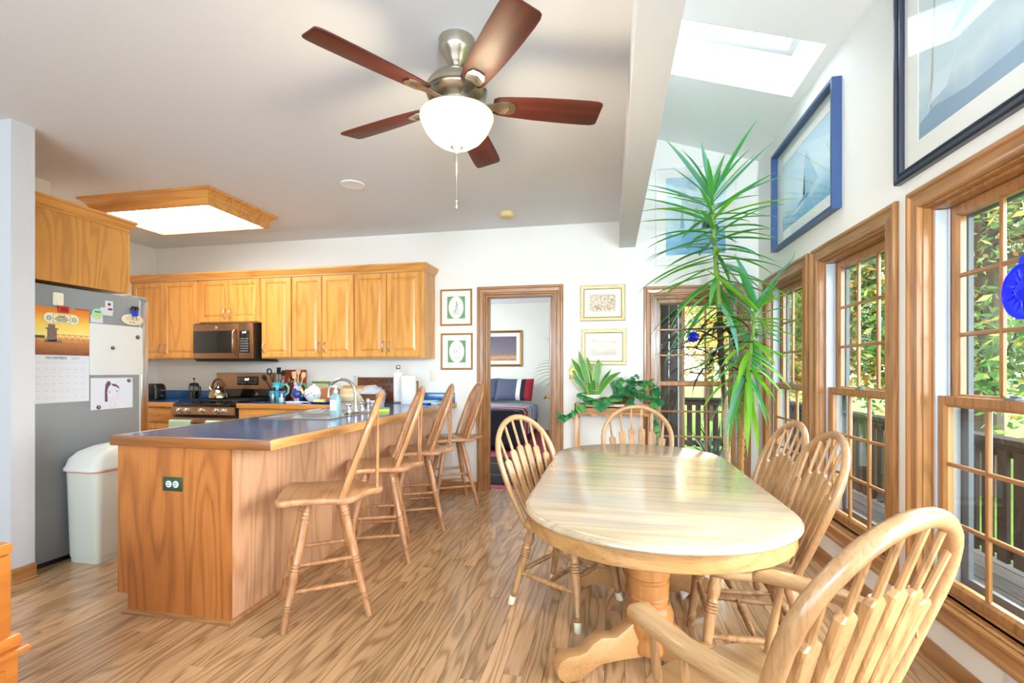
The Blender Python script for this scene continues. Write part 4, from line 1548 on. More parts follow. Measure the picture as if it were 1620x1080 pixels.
MB().loops([oval(.022, .672), oval(.018, .675), oval(.018, .728), oval(.045, .728), oval(.045, .672)], closed=True).build('apron', TABLEA, tb, smooth=35)
PED = [(.055, .06), (.082, .065), (.086, .09), (.078, .12), (.085, .14), (.100, .18), (.104, .22), (.090, .262), (.078, .27), (.078, .285), (.084, .292), (.078, .30), (.083, .305), (.086, .36), (.079, .366), (.079, .374), (.087, .382), (.089, .45), (.081, .456), (.081, .464), (.088, .472), (.086, .52), (.078, .526), (.078, .536), (.084, .55), (.080, .60), (.065, .62), (.065, .66)]
for s in (-1, 1):
    col_ = MB().lathe(PED, 28, Matrix.Translation((0, s * .27, 0))).build('pedestal', PEDW, tb, smooth=40)
    MB().box(-.11, .11, s * .27 - .11, s * .27 + .11, .635, .70).build('mounting_block', PEDW, col_, bevel=.006)
    for q in (-1, 1):
        ang = R(90) * s - q * s * R(62)
        # scrolled foot: side profile extruded
        prof = [(.04, .045), (.04, .205), (.09, .20), (.13, .175), (.17, .150), (.20, .152), (.24, .158), (.28, .140), (.31, .112), (.34, .104), (.385, .105), (.425, .088), (.44, .06), (.432, .025), (.405, .0), (.33, .0), (.30, .022), (.24, .048), (.15, .05)]
        M = Matrix.Translation((0, s * .27, 0)) @ Matrix.Rotation(ang, 4, 'Z') @ Matrix(((1, 0, 0, 0), (0, 0, 1, 0), (0, 1, 0, 0), (0, 0, 0, 1)))
        MB().prism(prof, -.034, .034, M).build('foot', FOOTW, tb, bevel=.008)
MB().box(-.05, .05, -.20, .20, .12, .24).build('centre_block', PEDW, tb, bevel=.006)
MB().box(-.30, -.24, -.66, .66, .668, .715).box(.24, .30, -.66, .66, .668, .715).build('slide_rail', PEDW, tb, smooth=0)

# ================================================================== CEILING FAN
FX, FY = -.675, 2.09
fan = thing('ceiling_fan', 'brushed nickel ceiling fan with five dark red-brown blades and a lit glass bowl', 'ceiling fan', (FX, FY, 0))
BLADE = wood('fan_blade_mahogany', '561c0c', '2a0c04', 'X', rough=.5, coat=.06, freq=10, bands=4, amount=.45, pores=.4, vary=.05)
MB().lathe([(.082, 2.74), (.082, 2.695), (.077, 2.683), (.062, 2.665), (.048, 2.64), (.034, 2.618), (.028, 2.612), (0, 2.612)], 28).build('canopy', NICKEL, fan)
MB().lathe([(.026, 2.600), (.028, 2.612), (.026, 2.622)], 16).build('collar', BLACK, fan)
MB().lathe([(.0145, 2.56), (.0145, 2.62)], 14).build('downrod', NICKEL, fan)
MB().lathe([(.0, 2.585), (.03, 2.583), (.075, 2.575), (.118, 2.555), (.136, 2.53), (.138, 2.505), (.130, 2.50), (.133, 2.49), (.118, 2.468), (.085, 2.455), (.085, 2.44), (.10, 2.43), (.10, 2.415), (.06, 2.405), (0, 2.405)], 36).build('motor_housing', NICKEL, fan)
for k in range(5):
    ang = R(-124.5 + 72 * k)
    M = Matrix.Rotation(ang, 4, 'Z') @ Matrix.Translation((0, 0, 2.458)) @ Matrix.Rotation(R(-13), 4, 'X')
    out = []
    for x, w in ((.165, .040), (.185, .052), (.24, .059), (.36, .068), (.50, .073), (.60, .074), (.64, .072), (.658, .066), (.664, .055)):
        out.append((x, w))
    poly = [(x, -w) for x, w in out] + [(x, w) for x, w in reversed(out)]
    b = MB().prism(poly, 0, .007).build('blade', BLADE, fan, bevel=.002)
    b.matrix_local = M
    mb = MB()
    ir = [(.085, .016), (.13, .014), (.17, .022), (.20, .036), (.235, .038), (.262, .026), (.268, 0)]
    poly = [(x, -w) for x, w in ir] + [(x, w) for x, w in reversed(ir[:-1])]
    mb.prism(poly, -.006, .0)
    for q in range(3):
        mb.tube([(.20 + q * .012, -.034, -.006), (.215 + q * .012, 0, -.0085), (.195 + q * .012, .034, -.006)], .003, 6)
    mb.build('blade_iron', NICKEL, b)
BOWL = plain('frosted_bowl', 'efe2b8', .4, emit='ffe2a6', estr=1.2)
nt_b = BOWL.node_tree
tcb = N(nt_b, 'ShaderNodeTexCoord')
spb = N(nt_b, 'ShaderNodeSeparateXYZ', {0: tcb.outputs['Object']})
glow = N(nt_b, 'ShaderNodeMapRange', {'Value': spb.outputs['Z'], 'From Min': 2.405, 'From Max': 2.33, 'To Min': .12, 'To Max': 1.3}).outputs[0]
nt_b.links.new(glow, [n for n in nt_b.nodes if n.type == 'BSDF_PRINCIPLED'][0].inputs['Emission Strength'])
MB().lathe([(.150, 2.408), (.164, 2.402), (.166, 2.392), (.158, 2.372), (.140, 2.335), (.112, 2.300), (.075, 2.275), (.03, 2.262), (0, 2.260)], 40).build('light_bowl', BOWL, fan)
MB().lathe([(.10, 2.405), (.155, 2.406), (.155, 2.412), (.10, 2.418)], 32).build('fitter_ring', NICKEL, fan)
MB().lathe([(.0, 2.236), (.008, 2.240), (.012, 2.250), (.030, 2.262), (.032, 2.268), (0, 2.270)], 20).build('finial', NICKEL, fan)
pc = MB().tube([(0, -.004, 2.24), (0, -.004, 2.02)], .0016, 6).build('pull_chain', NICKEL, fan)
MB().lathe([(.003, 2.022), (.006, 2.015), (.007, 1.992), (.004, 1.985), (0, 1.984)], 10, Matrix.Translation((0, -.004, 0))).build('chain_pull', NICKEL, pc)
ld = bpy.data.lights.new('fan_bulb', 'POINT')
ld.energy = 14
ld.color = (1, .82, .55)
ld.shadow_soft_size = .12
lo = bpy.data.objects.new('fan_bulb', ld)
COL.objects.link(lo)
lo.location = (FX, FY, 2.20)

# ================================================================== KITCHEN LIGHT BOX, CAN, SMOKE ALARM
lb = thing('ceiling_light_box', 'oak-framed fluorescent light box on the kitchen ceiling', 'ceiling light', (-3.80, 3.735, 0))


def ring_xy(hx, hy, z):
    return [(-hx, -hy, z), (hx, -hy, z), (hx, hy, z), (-hx, hy, z)]


MB().loops([ring_xy(.570, .330, 2.615), ring_xy(.600, .360, 2.615), ring_xy(.600, .360, 2.672), ring_xy(.570, .330, 2.672)], closed=True).build('frame', CABX, lb, smooth=0)
MB().loops([ring_xy(.600, .360, 2.668), ring_xy(.606, .366, 2.668), ring_xy(.612, .372, 2.690), ring_xy(.640, .400, 2.715), ring_xy(.655, .415, 2.720), ring_xy(.660, .420, 2.739), ring_xy(.600, .360, 2.739)], closed=True).build('crown', CABX, lb, smooth=0)
MB().box(-.571, .571, -.331, .331, 2.632, 2.640).build('diffuser', EMITW, lb, smooth=0)
cn = thing('recessed_downlight', 'white recessed can light in the ceiling behind the fan', 'downlight', (-2.005, 3.53, 0))
MB().lathe([(.070, 2.7385), (.092, 2.7395), (.094, 2.735), (.088, 2.731), (.072, 2.733)], 32).build('trim_ring', WHITE, cn)
MB().lathe([(0, 2.7380), (.072, 2.7380), (.072, 2.7335)], 28).build('reflector', plain('can_reflector', 'c9cbc8', .4), cn)
sm = thing('smoke_alarm', 'round yellowed smoke alarm on the ceiling near the beam', 'smoke alarm', (-.945, 4.45, 0))
ALM = plain('yellowed_plastic', 'd8c48e', .5)
MB().lathe([(.062, 2.74), (.062, 2.725), (.070, 2.722), (.070, 2.700), (.060, 2.690), (0, 2.688)], 28).build('housing', ALM, sm)
MB().lathe([(.012, 2.689), (.012, 2.685), (0, 2.685)], 14, Matrix.Translation((.02, 0, 0))).build('test_button', ALM, sm)

# ================================================================== PICTURES
def picture(name, label, loc, rz, w, h, fw, depth, fmat, mmat, mw, pmat, group=None, prof=None, mathick=.004, glass=True):
    p = thing(name, label, 'picture', loc, rz, group)
    prof = prof or [(0, 0), (0, -depth * .8), (fw * .25, -depth), (fw * .6, -depth * .75), (fw * .9, -depth * .8), (fw, -depth * .5), (fw, 0)]
    rect_ring(-w / 2, w / 2, -h / 2, h / 2, prof).build('frame', fmat, p, smooth=20)
    MB().box(-w / 2 + fw * .8, w / 2 - fw * .8, -.004, -.001, -h / 2 + fw * .8, h / 2 - fw * .8).build('backing', PAPER, p, smooth=0)
    iw, ih = w / 2 - fw, h / 2 - fw
    rect_ring(-iw - .001, iw + .001, -ih - .001, ih + .001, [(0, -.004), (0, -.0075), (mw, -.0075), (mw + .002, -.005), (mw + .002, -.004)]).build('mat_board', mmat, p, smooth=0)
    pr = MB().box(-iw + mw, iw - mw, -.0052, -.004, -ih + mw, ih - mw).build('print', pmat, p, smooth=0)
    if glass:
        MB().box(-iw, iw, -.0105, -.0085, -ih, ih).build('glass', PGLASS, p, smooth=0)
    return p, pr


def flat(parent, name, poly, y, mat):
    return MB().prism(poly, y, y + .0006, Matrix.Rotation(R(90), 4, 'X')).build(name, mat, parent, smooth=0)


GOLDF = plain('gilt_frame', 'bfa877', .38, .6, vary=.1, scale=15)
OAKF = plain('honey_wood_frame', 'a87232', .4, vary=.15, scale=20)
MATW = plain('ivory_mat', 'ebebe4', .8)
GREENM = plain('sage_green_mat', '6fa06f', .8, vary=.08, scale=80)
OVALP = plain('ivory_print', 'efefe6', .8)
TEAL = plain('teal_print_ink', '4f99a0', .8)
LTEAL = plain('pale_blue_print_ink', '9cc0cc', .8)
for nm, cx, cz, lab, ink in (('botanical_print', -1.598, 1.928, 'framed green-matted oval botanical print with a teal sprig, the upper of two', TEAL), ('botanical_print', -1.591, 1.462, 'framed green-matted oval botanical print with pale blue flowers, the lower of two', LTEAL)):
    p, pr = picture(nm, lab, (cx, YB, cz), 0, .35, .385, .018, .018, OAKF, MATW, .058, GREENM, 'botanical prints beside the door')
    ellp = [(.083 * math.cos(2 * PI * i / 30), .118 * math.sin(2 * PI * i / 30)) for i in range(30)]
    flat(pr, 'oval_window', ellp, .0060, OVALP)
    rnd = random.Random(3 if ink is TEAL else 4)
    mb = MB()
    for i in range(26 if ink is TEAL else 16):
        if ink is TEAL:
            t = i / 26
            c = ((rnd.uniform(-1, 1)) * .028 * (1 - t) + .004, -.055 + t * .12)
        else:
            c = (rnd.uniform(-.04, .04), rnd.uniform(-.02, .055))
        s = rnd.uniform(.005, .010)
        a = rnd.uniform(0, 3)
        poly = [(c[0] + s * math.cos(a + q * 1.57) * (1 if q % 2 else .5), c[1] + s * math.sin(a + q * 1.57) * (1 if q % 2 else .5)) for q in range(4)]
        mb.prism(poly, .0068, .0072, Matrix.Rotation(R(90), 4, 'X'))
    mb.build('sprig', ink, pr, smooth=0)
    mb = MB()
    for i in range(6):
        mb.box(-.03 + i * .011, -.023 + i * .011, -.0070, -.0066, -.068 - (i % 2) * .003, -.064)
    mb.box(-.025, .025, -.0070, -.0066, -.082, -.0812)
    mb.build('caption', GREYINK, pr, smooth=0)

GP = [(0, 0), (0, -.018), (.006, -.024), (.014, -.024), (.018, -.017), (.030, -.015), (.036, -.020), (.040, -.016), (.040, 0)]
blossom = plain('blossom_print', 'e4d6c4', .8)
m_, nt_, b_, _o = new_mat('blossom_photo_print')
tc_ = N(nt_, 'ShaderNodeTexCoord')
vo = N(nt_, 'ShaderNodeTexVoronoi', {'Vector': tc_.outputs['Object'], 'Scale': 55.0})
no_ = N(nt_, 'ShaderNodeTexNoise', {'Vector': tc_.outputs['Object'], 'Scale': 14.0, 'Detail': 3.0})
fc_ = math_n(nt_, 'ADD', math_n(nt_, 'MULTIPLY', vo.outputs['Distance'], .75), math_n(nt_, 'MULTIPLY', no_.outputs['Fac'], .45))
rp = N(nt_, 'ShaderNodeValToRGB', {0: fc_})
rp.color_ramp.elements[0].position, rp.color_ramp.elements[0].color = .2, rgba('f4efe9')
rp.color_ramp.elements[1].position, rp.color_ramp.elements[1].color = .95, rgba('8d7a5c')
e_ = rp.color_ramp.elements.new(.6)
e_.color = rgba('d9c3a6')
nt_.links.new(rp.outputs[0], b_.inputs['Base Color'])
p, pr = picture('gilt_framed_print', 'gilt-framed photograph of pale blossom, upper of the pair above the plant stand', (-.073, YB, 1.934), 0, .44, .355, .040, .024, GOLDF, MATW, .052, m_, 'gilt prints above the plant stand', GP)
rect_ring(-.131, .131, -.0885, .0885, [(0, -.0076), (0, -.0082), (.005, -.0082), (.005, -.0076)]).build('gold_fillet', plain('fillet', 'efe0a0', .5), pr, smooth=0)
p, pr = picture('gilt_framed_print', 'gilt-framed pale abstract print, lower of the pair, behind the snake plant', (-.061, YB, 1.495), 0, .44, .355, .040, .024, GOLDF, MATW, .052, ramp_mat('pale_print', [(0, 'a8927e'), (.35, 'c2b29c'), (.6, 'd3c6b0'), (.8, 'bcb09a'), (1, 'd9d0be')], lo=-.09, hi=.09, noise_amt=1.0, nscale=9), 'gilt prints above the plant stand', GP)
rect_ring(-.131, .131, -.0885, .0885, [(0, -.0076), (0, -.0082), (.005, -.0082), (.005, -.0076)]).build('gold_fillet', plain('fillet_pale', 'efe0a0', .5), pr, smooth=0)

# sailing prints
SAIL = plain('print_sail', 'd3e6ee', .8)
SAILD = plain('print_sail_shade', '9fc6da', .8)
SEAB = plain('print_sea_blue', '7db4d4', .8)


def sea_print(name, h):
    return ramp_mat(name, [(0, '74add0'), (.16, '94c2dc'), (.24, 'bcdcea'), (.5, 'd2e8f0'), (.8, 'c6e0ee'), (1, 'b6d8ea')], lo=-h / 2, hi=h / 2, noise_amt=.25, nscale=7, nstretch=(1, 1, 2.5))


p, pr = picture('sailing_print', 'tall white-framed blue sailing ship print high behind the yucca', (.805, YB, 2.752), 0, .74, .94, .012, .018, plain('white_frame', 'e9eef2', .4), MATW, .085, sea_print('sea_print_tall', .72))
for poly in ([(-.14, -.12), (-.10, -.12), (-.12, .19)], [(-.03, -.14), (.03, -.14), (.01, .10)], [(.06, -.12), (.20, -.14), (.13, .24)], [(.02, -.2), (.16, -.18), (.10, .02)]):
    flat(pr, 'sail', poly, .0060, SAILD)
flat(pr, 'waves', [(-.27, -.36), (.27, -.36), (.27, -.16), (.18, -.12), (.08, -.18), (-.05, -.14), (-.16, -.19), (-.27, -.15)], .0062, SEAB)
NAVY = plain('navy_frame', '35507c', .35)
NAVY2 = plain('deep_navy_frame', '141d33', .3, coat=.3)
p, pr = picture('sailing_print', 'deep blue box-framed sailing boat print above the middle side window', (XR, 3.83, 2.64), R(-90), 1.14, .795, .022, .055, NAVY, MATW, .11, sea_print('sea_print_boat', .53), prof=[(0, 0), (0, -.055), (.022, -.055), (.022, 0)])
for poly, mm in (([(-.02, -.14), (.24, -.08), (.03, .19)], SAILD), ([(-.05, -.13), (.02, -.12), (.01, .20), (-.02, .10)], SAIL), ([(-.20, -.02), (-.05, -.13), (-.04, .04)], SAIL)):
    flat(pr, 'sail', poly, .0060, mm)
flat(pr, 'hull', [(-.14, -.165), (.06, -.15), (.10, -.125), (-.06, -.14)], .0064, plain('print_hull', '5a90b8', .8))
flat(pr, 'wake', [(-.28, -.20), (-.12, -.175), (.02, -.165), (-.10, -.20)], .0066, SAIL)
p, pr = picture('sailing_print', 'very large dark navy-framed glazed sailing print above the widest-seen window', (XR, 2.10, 2.635), R(-90), 1.12, .975, .050, .034, NAVY2, MATW, .10, ramp_mat('sea_print_large', [(0, '94b0c4'), (.15, 'aec6d4'), (.3, 'd0e2e8'), (.6, 'c0dae2'), (1, 'd8e6ea')], lo=-.33, hi=.33, noise_amt=.35, nscale=5), prof=[(0, 0), (0, -.026), (.008, -.034), (.016, -.034), (.020, -.024), (.034, -.022), (.040, -.028), (.046, -.028), (.050, -.014), (.050, 0)])
for poly, mm in (([(-.36, -.30), (-.30, -.10), (-.20, -.12), (-.12, -.02), (-.22, -.20), (-.33, -.22)], SAIL), ([(-.33, -.24), (-.30, .28), (-.29, .28), (-.315, -.24)], plain('print_mast', 'b9b4aa', .8)), ([(-.2, 0), (.1, .25), (.12, .05)], SAILD), ([(-.4, -.36), (.4, -.36), (.4, -.26), (-.1, -.27), (-.3, -.24), (-.4, -.27)], plain('print_dark_sea', '86a2ba', .8))):
    flat(pr, 'painted_shape', poly, .0062, mm)

# wall plates
def plate(name, label, x, z, mat, kind):
    o = thing(name, label, 'switch' if kind == 'switch' else 'outlet', (x, YB, z))
    MB().box(-.036, .036, -.006, 0, -.058, .058).build('plate', mat, o, bevel=.003)
    if kind == 'switch':
        MB().box(-.006, .006, -.013, -.006, -.010, .012).build('toggle', mat, o, bevel=.002)
    else:
        for s in (-1, 1):
            q = MB().lathe([(.017, 0), (.017, .003), (0, .003)], 16, Matrix.Translation((0, -.006, s * .020)) @ Matrix.Rotation(R(90), 4, 'X')).build('socket', CREAM, o)
            MB().box(-.007, -.004, -.0105, -.0088, s * .02 - .004, s * .02 + .005).box(.004, .007, -.0105, -.0088, s * .02 - .004, s * .02 + .005).build('slot', BLACK, q, smooth=0)
    return o


plate('light_switch', 'cream light switch plate beneath the botanical prints', -1.853, 1.205, CREAM, 'switch')
plate('outlet_plate', 'white outlet plate on the wall behind the faucet', -2.75, 1.145, PAPER, 'outlet')
plate('outlet_plate', 'shiny brass outlet plate behind the snake plant', -.365, 1.23, BRASS, 'outlet')

o = plate('outlet_plate', 'white outlet plate low on the wall under the widest-seen window', 0, 0, PAPER, 'outlet')
o.location = (XR, 1.99, .145)
o.rotation_euler = (0, 0, R(-90))

# ================================================================== PLANTS
YUC = leaf_mat('yucca_leaf', '98dc6c', '5ec076', .5, .35)
YUC2 = leaf_mat('yucca_leaf_fresh', 'bdea58', '8ed04a', .55, .35)
YUC3 = leaf_mat('yucca_leaf_blue', 'a4dcc4', '70bfa2', .4, .3)
DEADL = plain('dry_dark_leaf', '33251a', .8, vary=.3)
STEMG = plain('yucca_green_stem', '7f9a3e', .6, vary=.3, scale=40)
TRUNKM = plain('yucca_pale_trunk', 'c2ae86', .85, vary=.3, scale=45, bump=.5, bscale=120)
POTT = plain('terracotta', 'b4683c', .7, vary=.1)


def blade_leaf(root, base, az, el, length, droop, width, mat, name='leaf', limit=None, seg=7):
    """Sword leaf: leaves BASE at azimuth AZ and elevation EL (degrees) and bends down by DROOP over its length."""
    p = Vector(base)
    h = Vector((math.cos(R(az)), math.sin(R(az)), 0))
    side = Vector((-h.y, h.x, 0))
    pts = [p.copy()]
    e = R(el)
    st = length / seg
    for i in range(seg):
        t = (i + .5) / seg
        a = e - R(droop) * t ** 1.6
        p = p + (h * math.cos(a) + Vector((0, 0, math.sin(a)))) * st
        if limit:
            p.x = min(p.x, limit[0])
            p.y = min(p.y, limit[1])
        pts.append(p.copy())
    vs, fs = [], []
    for i, q in enumerate(pts):
        t = i / seg
        w = width * (.45 + 1.9 * t * (1 - t) * 1.3) * (1 - t ** 5) * .9
        if i == seg:
            w = .0006
        a = e - R(droop) * t ** 1.6
        up = (Vector((0, 0, 1)) * math.cos(a) - h * math.sin(a))
        f = .28 * w
        vs += [tuple(q - side * w + up * f), tuple(q - up * f * .4), tuple(q + side * w + up * f), tuple(q - up * (f * .4 + .0016))]
    for i in range(seg):
        o = i * 4
        for a, b in ((0, 1), (1, 2), (2, 3), (3, 0)):
            fs.append((o + a, o + b, o + 4 + b, o + 4 + a))
    mb = MB()
    mb.add(vs, fs)
    return mb.build(name, mat, root, smooth=60)


rnd = random.Random(42)
yu = thing('yucca_plant', 'tall two-stemmed yucca with sword leaves in the corner by the windows', 'plant', (0, 0, 0))
MB().lathe([(.0, .004), (.13, .004), (.135, .02), (.165, .29), (.178, .295), (.178, .33), (.160, .33), (.155, .29), (0, .285)], 28, Matrix.Translation((1.0, 4.28, 0))).build('pot', POTT, yu)
st1 = [(.955, 4.30, .28), (.95, 4.31, .75), (.93, 4.31, 1.10), (.905, 4.30, 1.40), (.895, 4.30, 1.75), (.87, 4.30, 2.10), (.845, 4.30, 2.45), (.83, 4.30, 2.78)]
st2 = [(1.03, 4.22, .28), (1.03, 4.20, .60), (1.05, 4.18, .95), (1.065, 4.17, 1.15), (1.09, 4.16, 1.40), (1.12, 4.15, 1.65), (1.135, 4.15, 1.80)]


def at_z(path, z):
    for a, b in zip(path, path[1:]):
        if a[2] <= z <= b[2]:
            t = (z - a[2]) / (b[2] - a[2])
            return Vector(a).lerp(Vector(b), t)
    return Vector(path[-1] if z > path[-1][2] else path[0])


def stem(path, z0, z1, r0, r1, name, mat, rough):
    n = int((z1 - z0) / .03)
    pts = [at_z(path, z0 + (z1 - z0) * i / n) for i in range(n + 1)]
    rs = [(r0 + (r1 - r0) * i / n) * (1 + (rough if i % 2 else -rough)) for i in range(n + 1)]
    return MB().tube(pts, rs, 10).build(name, mat, yu, smooth=50)


stem(st1, .28, 1.30, .030, .026, 'trunk', TRUNKM, .07)
stem(st1, 1.30, 1.75, .028, .026, 'trunk', plain('dark_leaf_scars', '3b2a1c', .9, vary=.3, scale=60), .22)
stem(st1, 1.75, 2.78, .022, .014, 'stem', STEMG, .12)
stem(st2, .28, 1.12, .027, .025, 'trunk', plain('tan_scarred_trunk', 'b3894f', .85, vary=.35, scale=60, bump=.6, bscale=120), .2)
stem(st2, 1.12, 1.80, .022, .014, 'stem', STEMG, .12)
mb = MB()
for i in range(46):
    z = .62 + .52 * i / 46
    p = at_z(st2, z)
    a = i * 2.4
    d = Vector((math.cos(a), math.sin(a), .25))
    mb.tube([p + d * .02, p + d * (.036 + .012 * rnd.random())], [.006, .002], 4)
mb.build('leaf_stubs', plain('leaf_stub', 'c9a96a', .9), yu, smooth=0)
LIM = (1.345, 4.90)


def pick():
    return rnd.choice([YUC, YUC, YUC, YUC2, YUC3])


n1 = 86
for i in range(n1):
    t = i / (n1 - 1)            # 0 lowest, 1 top
    z = 1.76 + 1.0 * t ** .72
    p = at_z(st1, z)
    az = i * 137.5 + rnd.uniform(-18, 18)
    el = -40 + 62 * t ** .6 + (46 * max(0, t - .78) / .22) + rnd.uniform(-9, 9)
    L = rnd.uniform(.50, .74) * (1 - .25 * max(0, t - .85) / .15)
    dr = 26 * (1 - t) ** 1.5 + 6 + rnd.uniform(-4, 12)
    dx = math.cos(R(az))
    if dx > .3:
        L = min(L, (.53) / max(.3, dx * math.cos(R(el))) * .95)
    blade_leaf(yu, p, az, el, L, dr, rnd.uniform(.017, .026), pick(), limit=LIM)
for i in range(26):
    z = 1.26 + .50 * i / 25
    p = at_z(st1, z)
    az = i * 137.5 + 20
    blade_leaf(yu, p, az, rnd.uniform(-50, 28), rnd.uniform(.32, .55), rnd.uniform(15, 75), .016, DEADL, 'dead_leaf', limit=LIM)
n2 = 64
for i in range(n2):
    t = i / (n2 - 1)
    z = 1.14 + .66 * t ** .9
    p = at_z(st2, z)
    az = i * 137.5 + 60 + rnd.uniform(-18, 18)
    el = -62 + 80 * t ** .8 + (40 * max(0, t - .8) / .2) + rnd.uniform(-8, 8)
    L = rnd.uniform(.45, .66)
    dx = math.cos(R(az)) * math.cos(R(el))
    if dx > .25:
        L = min(L, .24 / dx)
        L = max(L, .2)
    blade_leaf(yu, p, az, el, L, 22 * (1 - t) + 8, rnd.uniform(.019, .028), rnd.choice([YUC2, YUC2, YUC, YUC3]), limit=LIM)

# plant stand
ps = thing('plant_stand', 'narrow oak plant stand with scalloped rail beneath the gilt prints', 'stand', (.03, 4.76, 0))
STW = wood('stand_oak', 'd49a5e', 'a4672f', 'X', freq=9, bands=4)
STZ = wood('stand_leg_oak', 'd49a5e', 'a4672f', 'Z', freq=9, bands=4)
MB().box(-.36, .36, -.14, .14, .905, .925).build('top', STW, ps, bevel=.004)
MB().box(-.36, .36, -.14, -.122, .868, .950).build('front_rail', STW, ps, bevel=.004)
MB().box(-.36, -.342, -.14, .14, .868, .950).build('end_rail', STW, ps, bevel=.004)
MB().box(.342, .36, -.14, .14, .868, .950).build('end_rail', STW, ps, bevel=.004)
MB().box(-.362, .362, -.143, -.118, .850, .868).build('moulding', STW, ps, bevel=.004)
for i in range(6):
    x = -.30 + i * .12
    MB().prism([(x - .028, .85), (x - .020, .835), (x + .020, .835), (x + .028, .85)], -.0, .016, Matrix(((1, 0, 0, 0), (0, 0, 1, -.137), (0, 1, 0, 0), (0, 0, 0, 1)))).build('scallop', STW, ps, bevel=.003)
for sx in (-1, 1):
    for sy in (-1, 1):
        MB().box(sx * .345 - .017, sx * .345 + .017, sy * .118 - .017, sy * .118 + .017, 0, .868).build('leg', STZ, ps, bevel=.004)
    MB().box(sx * .345 - .012, sx * .345 + .012, -.10, .10, .16, .20).build('side_stretcher', STW, ps, bevel=.003)
MB().box(-.333, .333, -.012, .012, .17, .20).build('stretcher', STW, ps, bevel=.003)
STOP = .925

# snake plant
SNK = leaf_mat('snake_plant_green', '62ac4c', '2c7038', .1, .35, scale=30)
SNM = leaf_mat('snake_plant_margin', 'dcd66a', 'c3c552', .15, .4)
sn = thing('snake_plant', 'yellow-edged snake plant in a short white pot on the plant stand', 'plant', (-.165, 4.745, STOP))
MB().lathe([(0, .002), (.060, .002), (.064, .01), (.080, .085), (.086, .088), (.086, .105), (.076, .105), (.072, .09), (0, .085)], 26).build('pot', plain('white_ceramic', 'e6e2d4', .4), sn)


def sword(root, x, y, az, lean, length, width, tw):
    h = Vector((math.cos(R(az)), math.sin(R(az)), 0))
    u = Vector((math.cos(R(tw)), math.sin(R(tw)), 0))
    n = u.cross(Vector((0, 0, 1)))
    mb = MB()
    seg = 9
    rows = []
    for i in range(seg + 1):
        t = i / seg
        c = Vector((x, y, .08)) + h * (math.sin(R(lean)) * length * t ** 1.25) + Vector((0, 0, length * t * math.cos(R(lean) * t)))
        w = width * (.45 + .75 * math.sin(min(1, t * 1.05) * PI * .62)) * (1 - max(0, (t - .62) / .38) ** 2)
        w = max(w, .0008)
        rows.append([tuple(c - u * w + n * .004), tuple(c - u * w * .78), tuple(c + n * -.002), tuple(c + u * w * .78), tuple(c + u * w + n * .004)])
    for i in range(seg):
        for j in range(4):
            a, b = rows[i], rows[i + 1]
            mb.add([a[j], a[j + 1], b[j + 1], b[j]], [(0, 1, 2, 3)], mi=1 if j in (0, 3) else 0)
    return mb.build('leaf', [SNK, SNM], root, smooth=60)


for a in ((-.045, 0, 180, 30, .30, .031, 10), (-.035, .01, 190, 24, .41, .032, -15), (-.02, -.02, 185, 14, .46, .031, 20), (-.055, -.02, 185, 34, .24, .031, 0), (.0, .02, 180, 8, .40, .029, -10), (-.005, -.01, 170, 9, .34, .029, 25), (.025, -.02, 0, 5, .37, .036, 0), (.035, .01, 0, 8, .36, .024, 70), (.045, .01, 0, 26, .30, .023, 40), (.05, -.02, -5, 42, .33, .037, 15), (.01, -.04, 270, 10, .17, .028, 5), (-.02, -.045, 250, 14, .15, .024, -20)):
    sword(sn, *a)
mb = MB()
pts = [(.058 * math.cos(a * .52), .058 * math.sin(a * .52), .145) for a in range(12)]
mb.tube(pts, .002, 5, closed=True)
mb.build('tie_string', plain('raffia', 'd8c88a', .8), sn)

# pothos and fern
POTH = leaf_mat('pothos_leaf', '4fae68', '2a7d52', .3, .28)
POTHY = leaf_mat('pothos_leaf_variegated', '7fb860', '4f9a58', .3, .3)
VINE = plain('vine_green', '7d9440', .6)


def heart_leaf(root, p, az, el, s, mat, roll=0):
    out = [(0, 0), (.35, -.12), (.52, .12), (.45, .48), (.22, .82), (0, 1.08), (-.22, .82), (-.45, .48), (-.52, .12), (-.35, -.12)]
    M = Matrix.Translation(p) @ Matrix.Rotation(R(az - 90), 4, 'Z') @ Matrix.Rotation(R(el), 4, 'X') @ Matrix.Rotation(R(roll), 4, 'Y')
    mb = MB()
    vs = [(x * s, y * s, -.10 * s * abs(x) * 2 - .18 * s * y * y) for x, y in out]
    mid = [(0, .25 * s, .012 * s), (0, .65 * s, -.05 * s)]
    vs += mid
    fs = [(0, 1, 2, 10), (2, 3, 11, 10), (3, 4, 5, 11), (5, 6, 7, 11), (7, 8, 10, 11), (8, 9, 0, 10)]
    mb.add(vs, fs, M)
    return mb.build('leaf', mat, root, smooth=60)


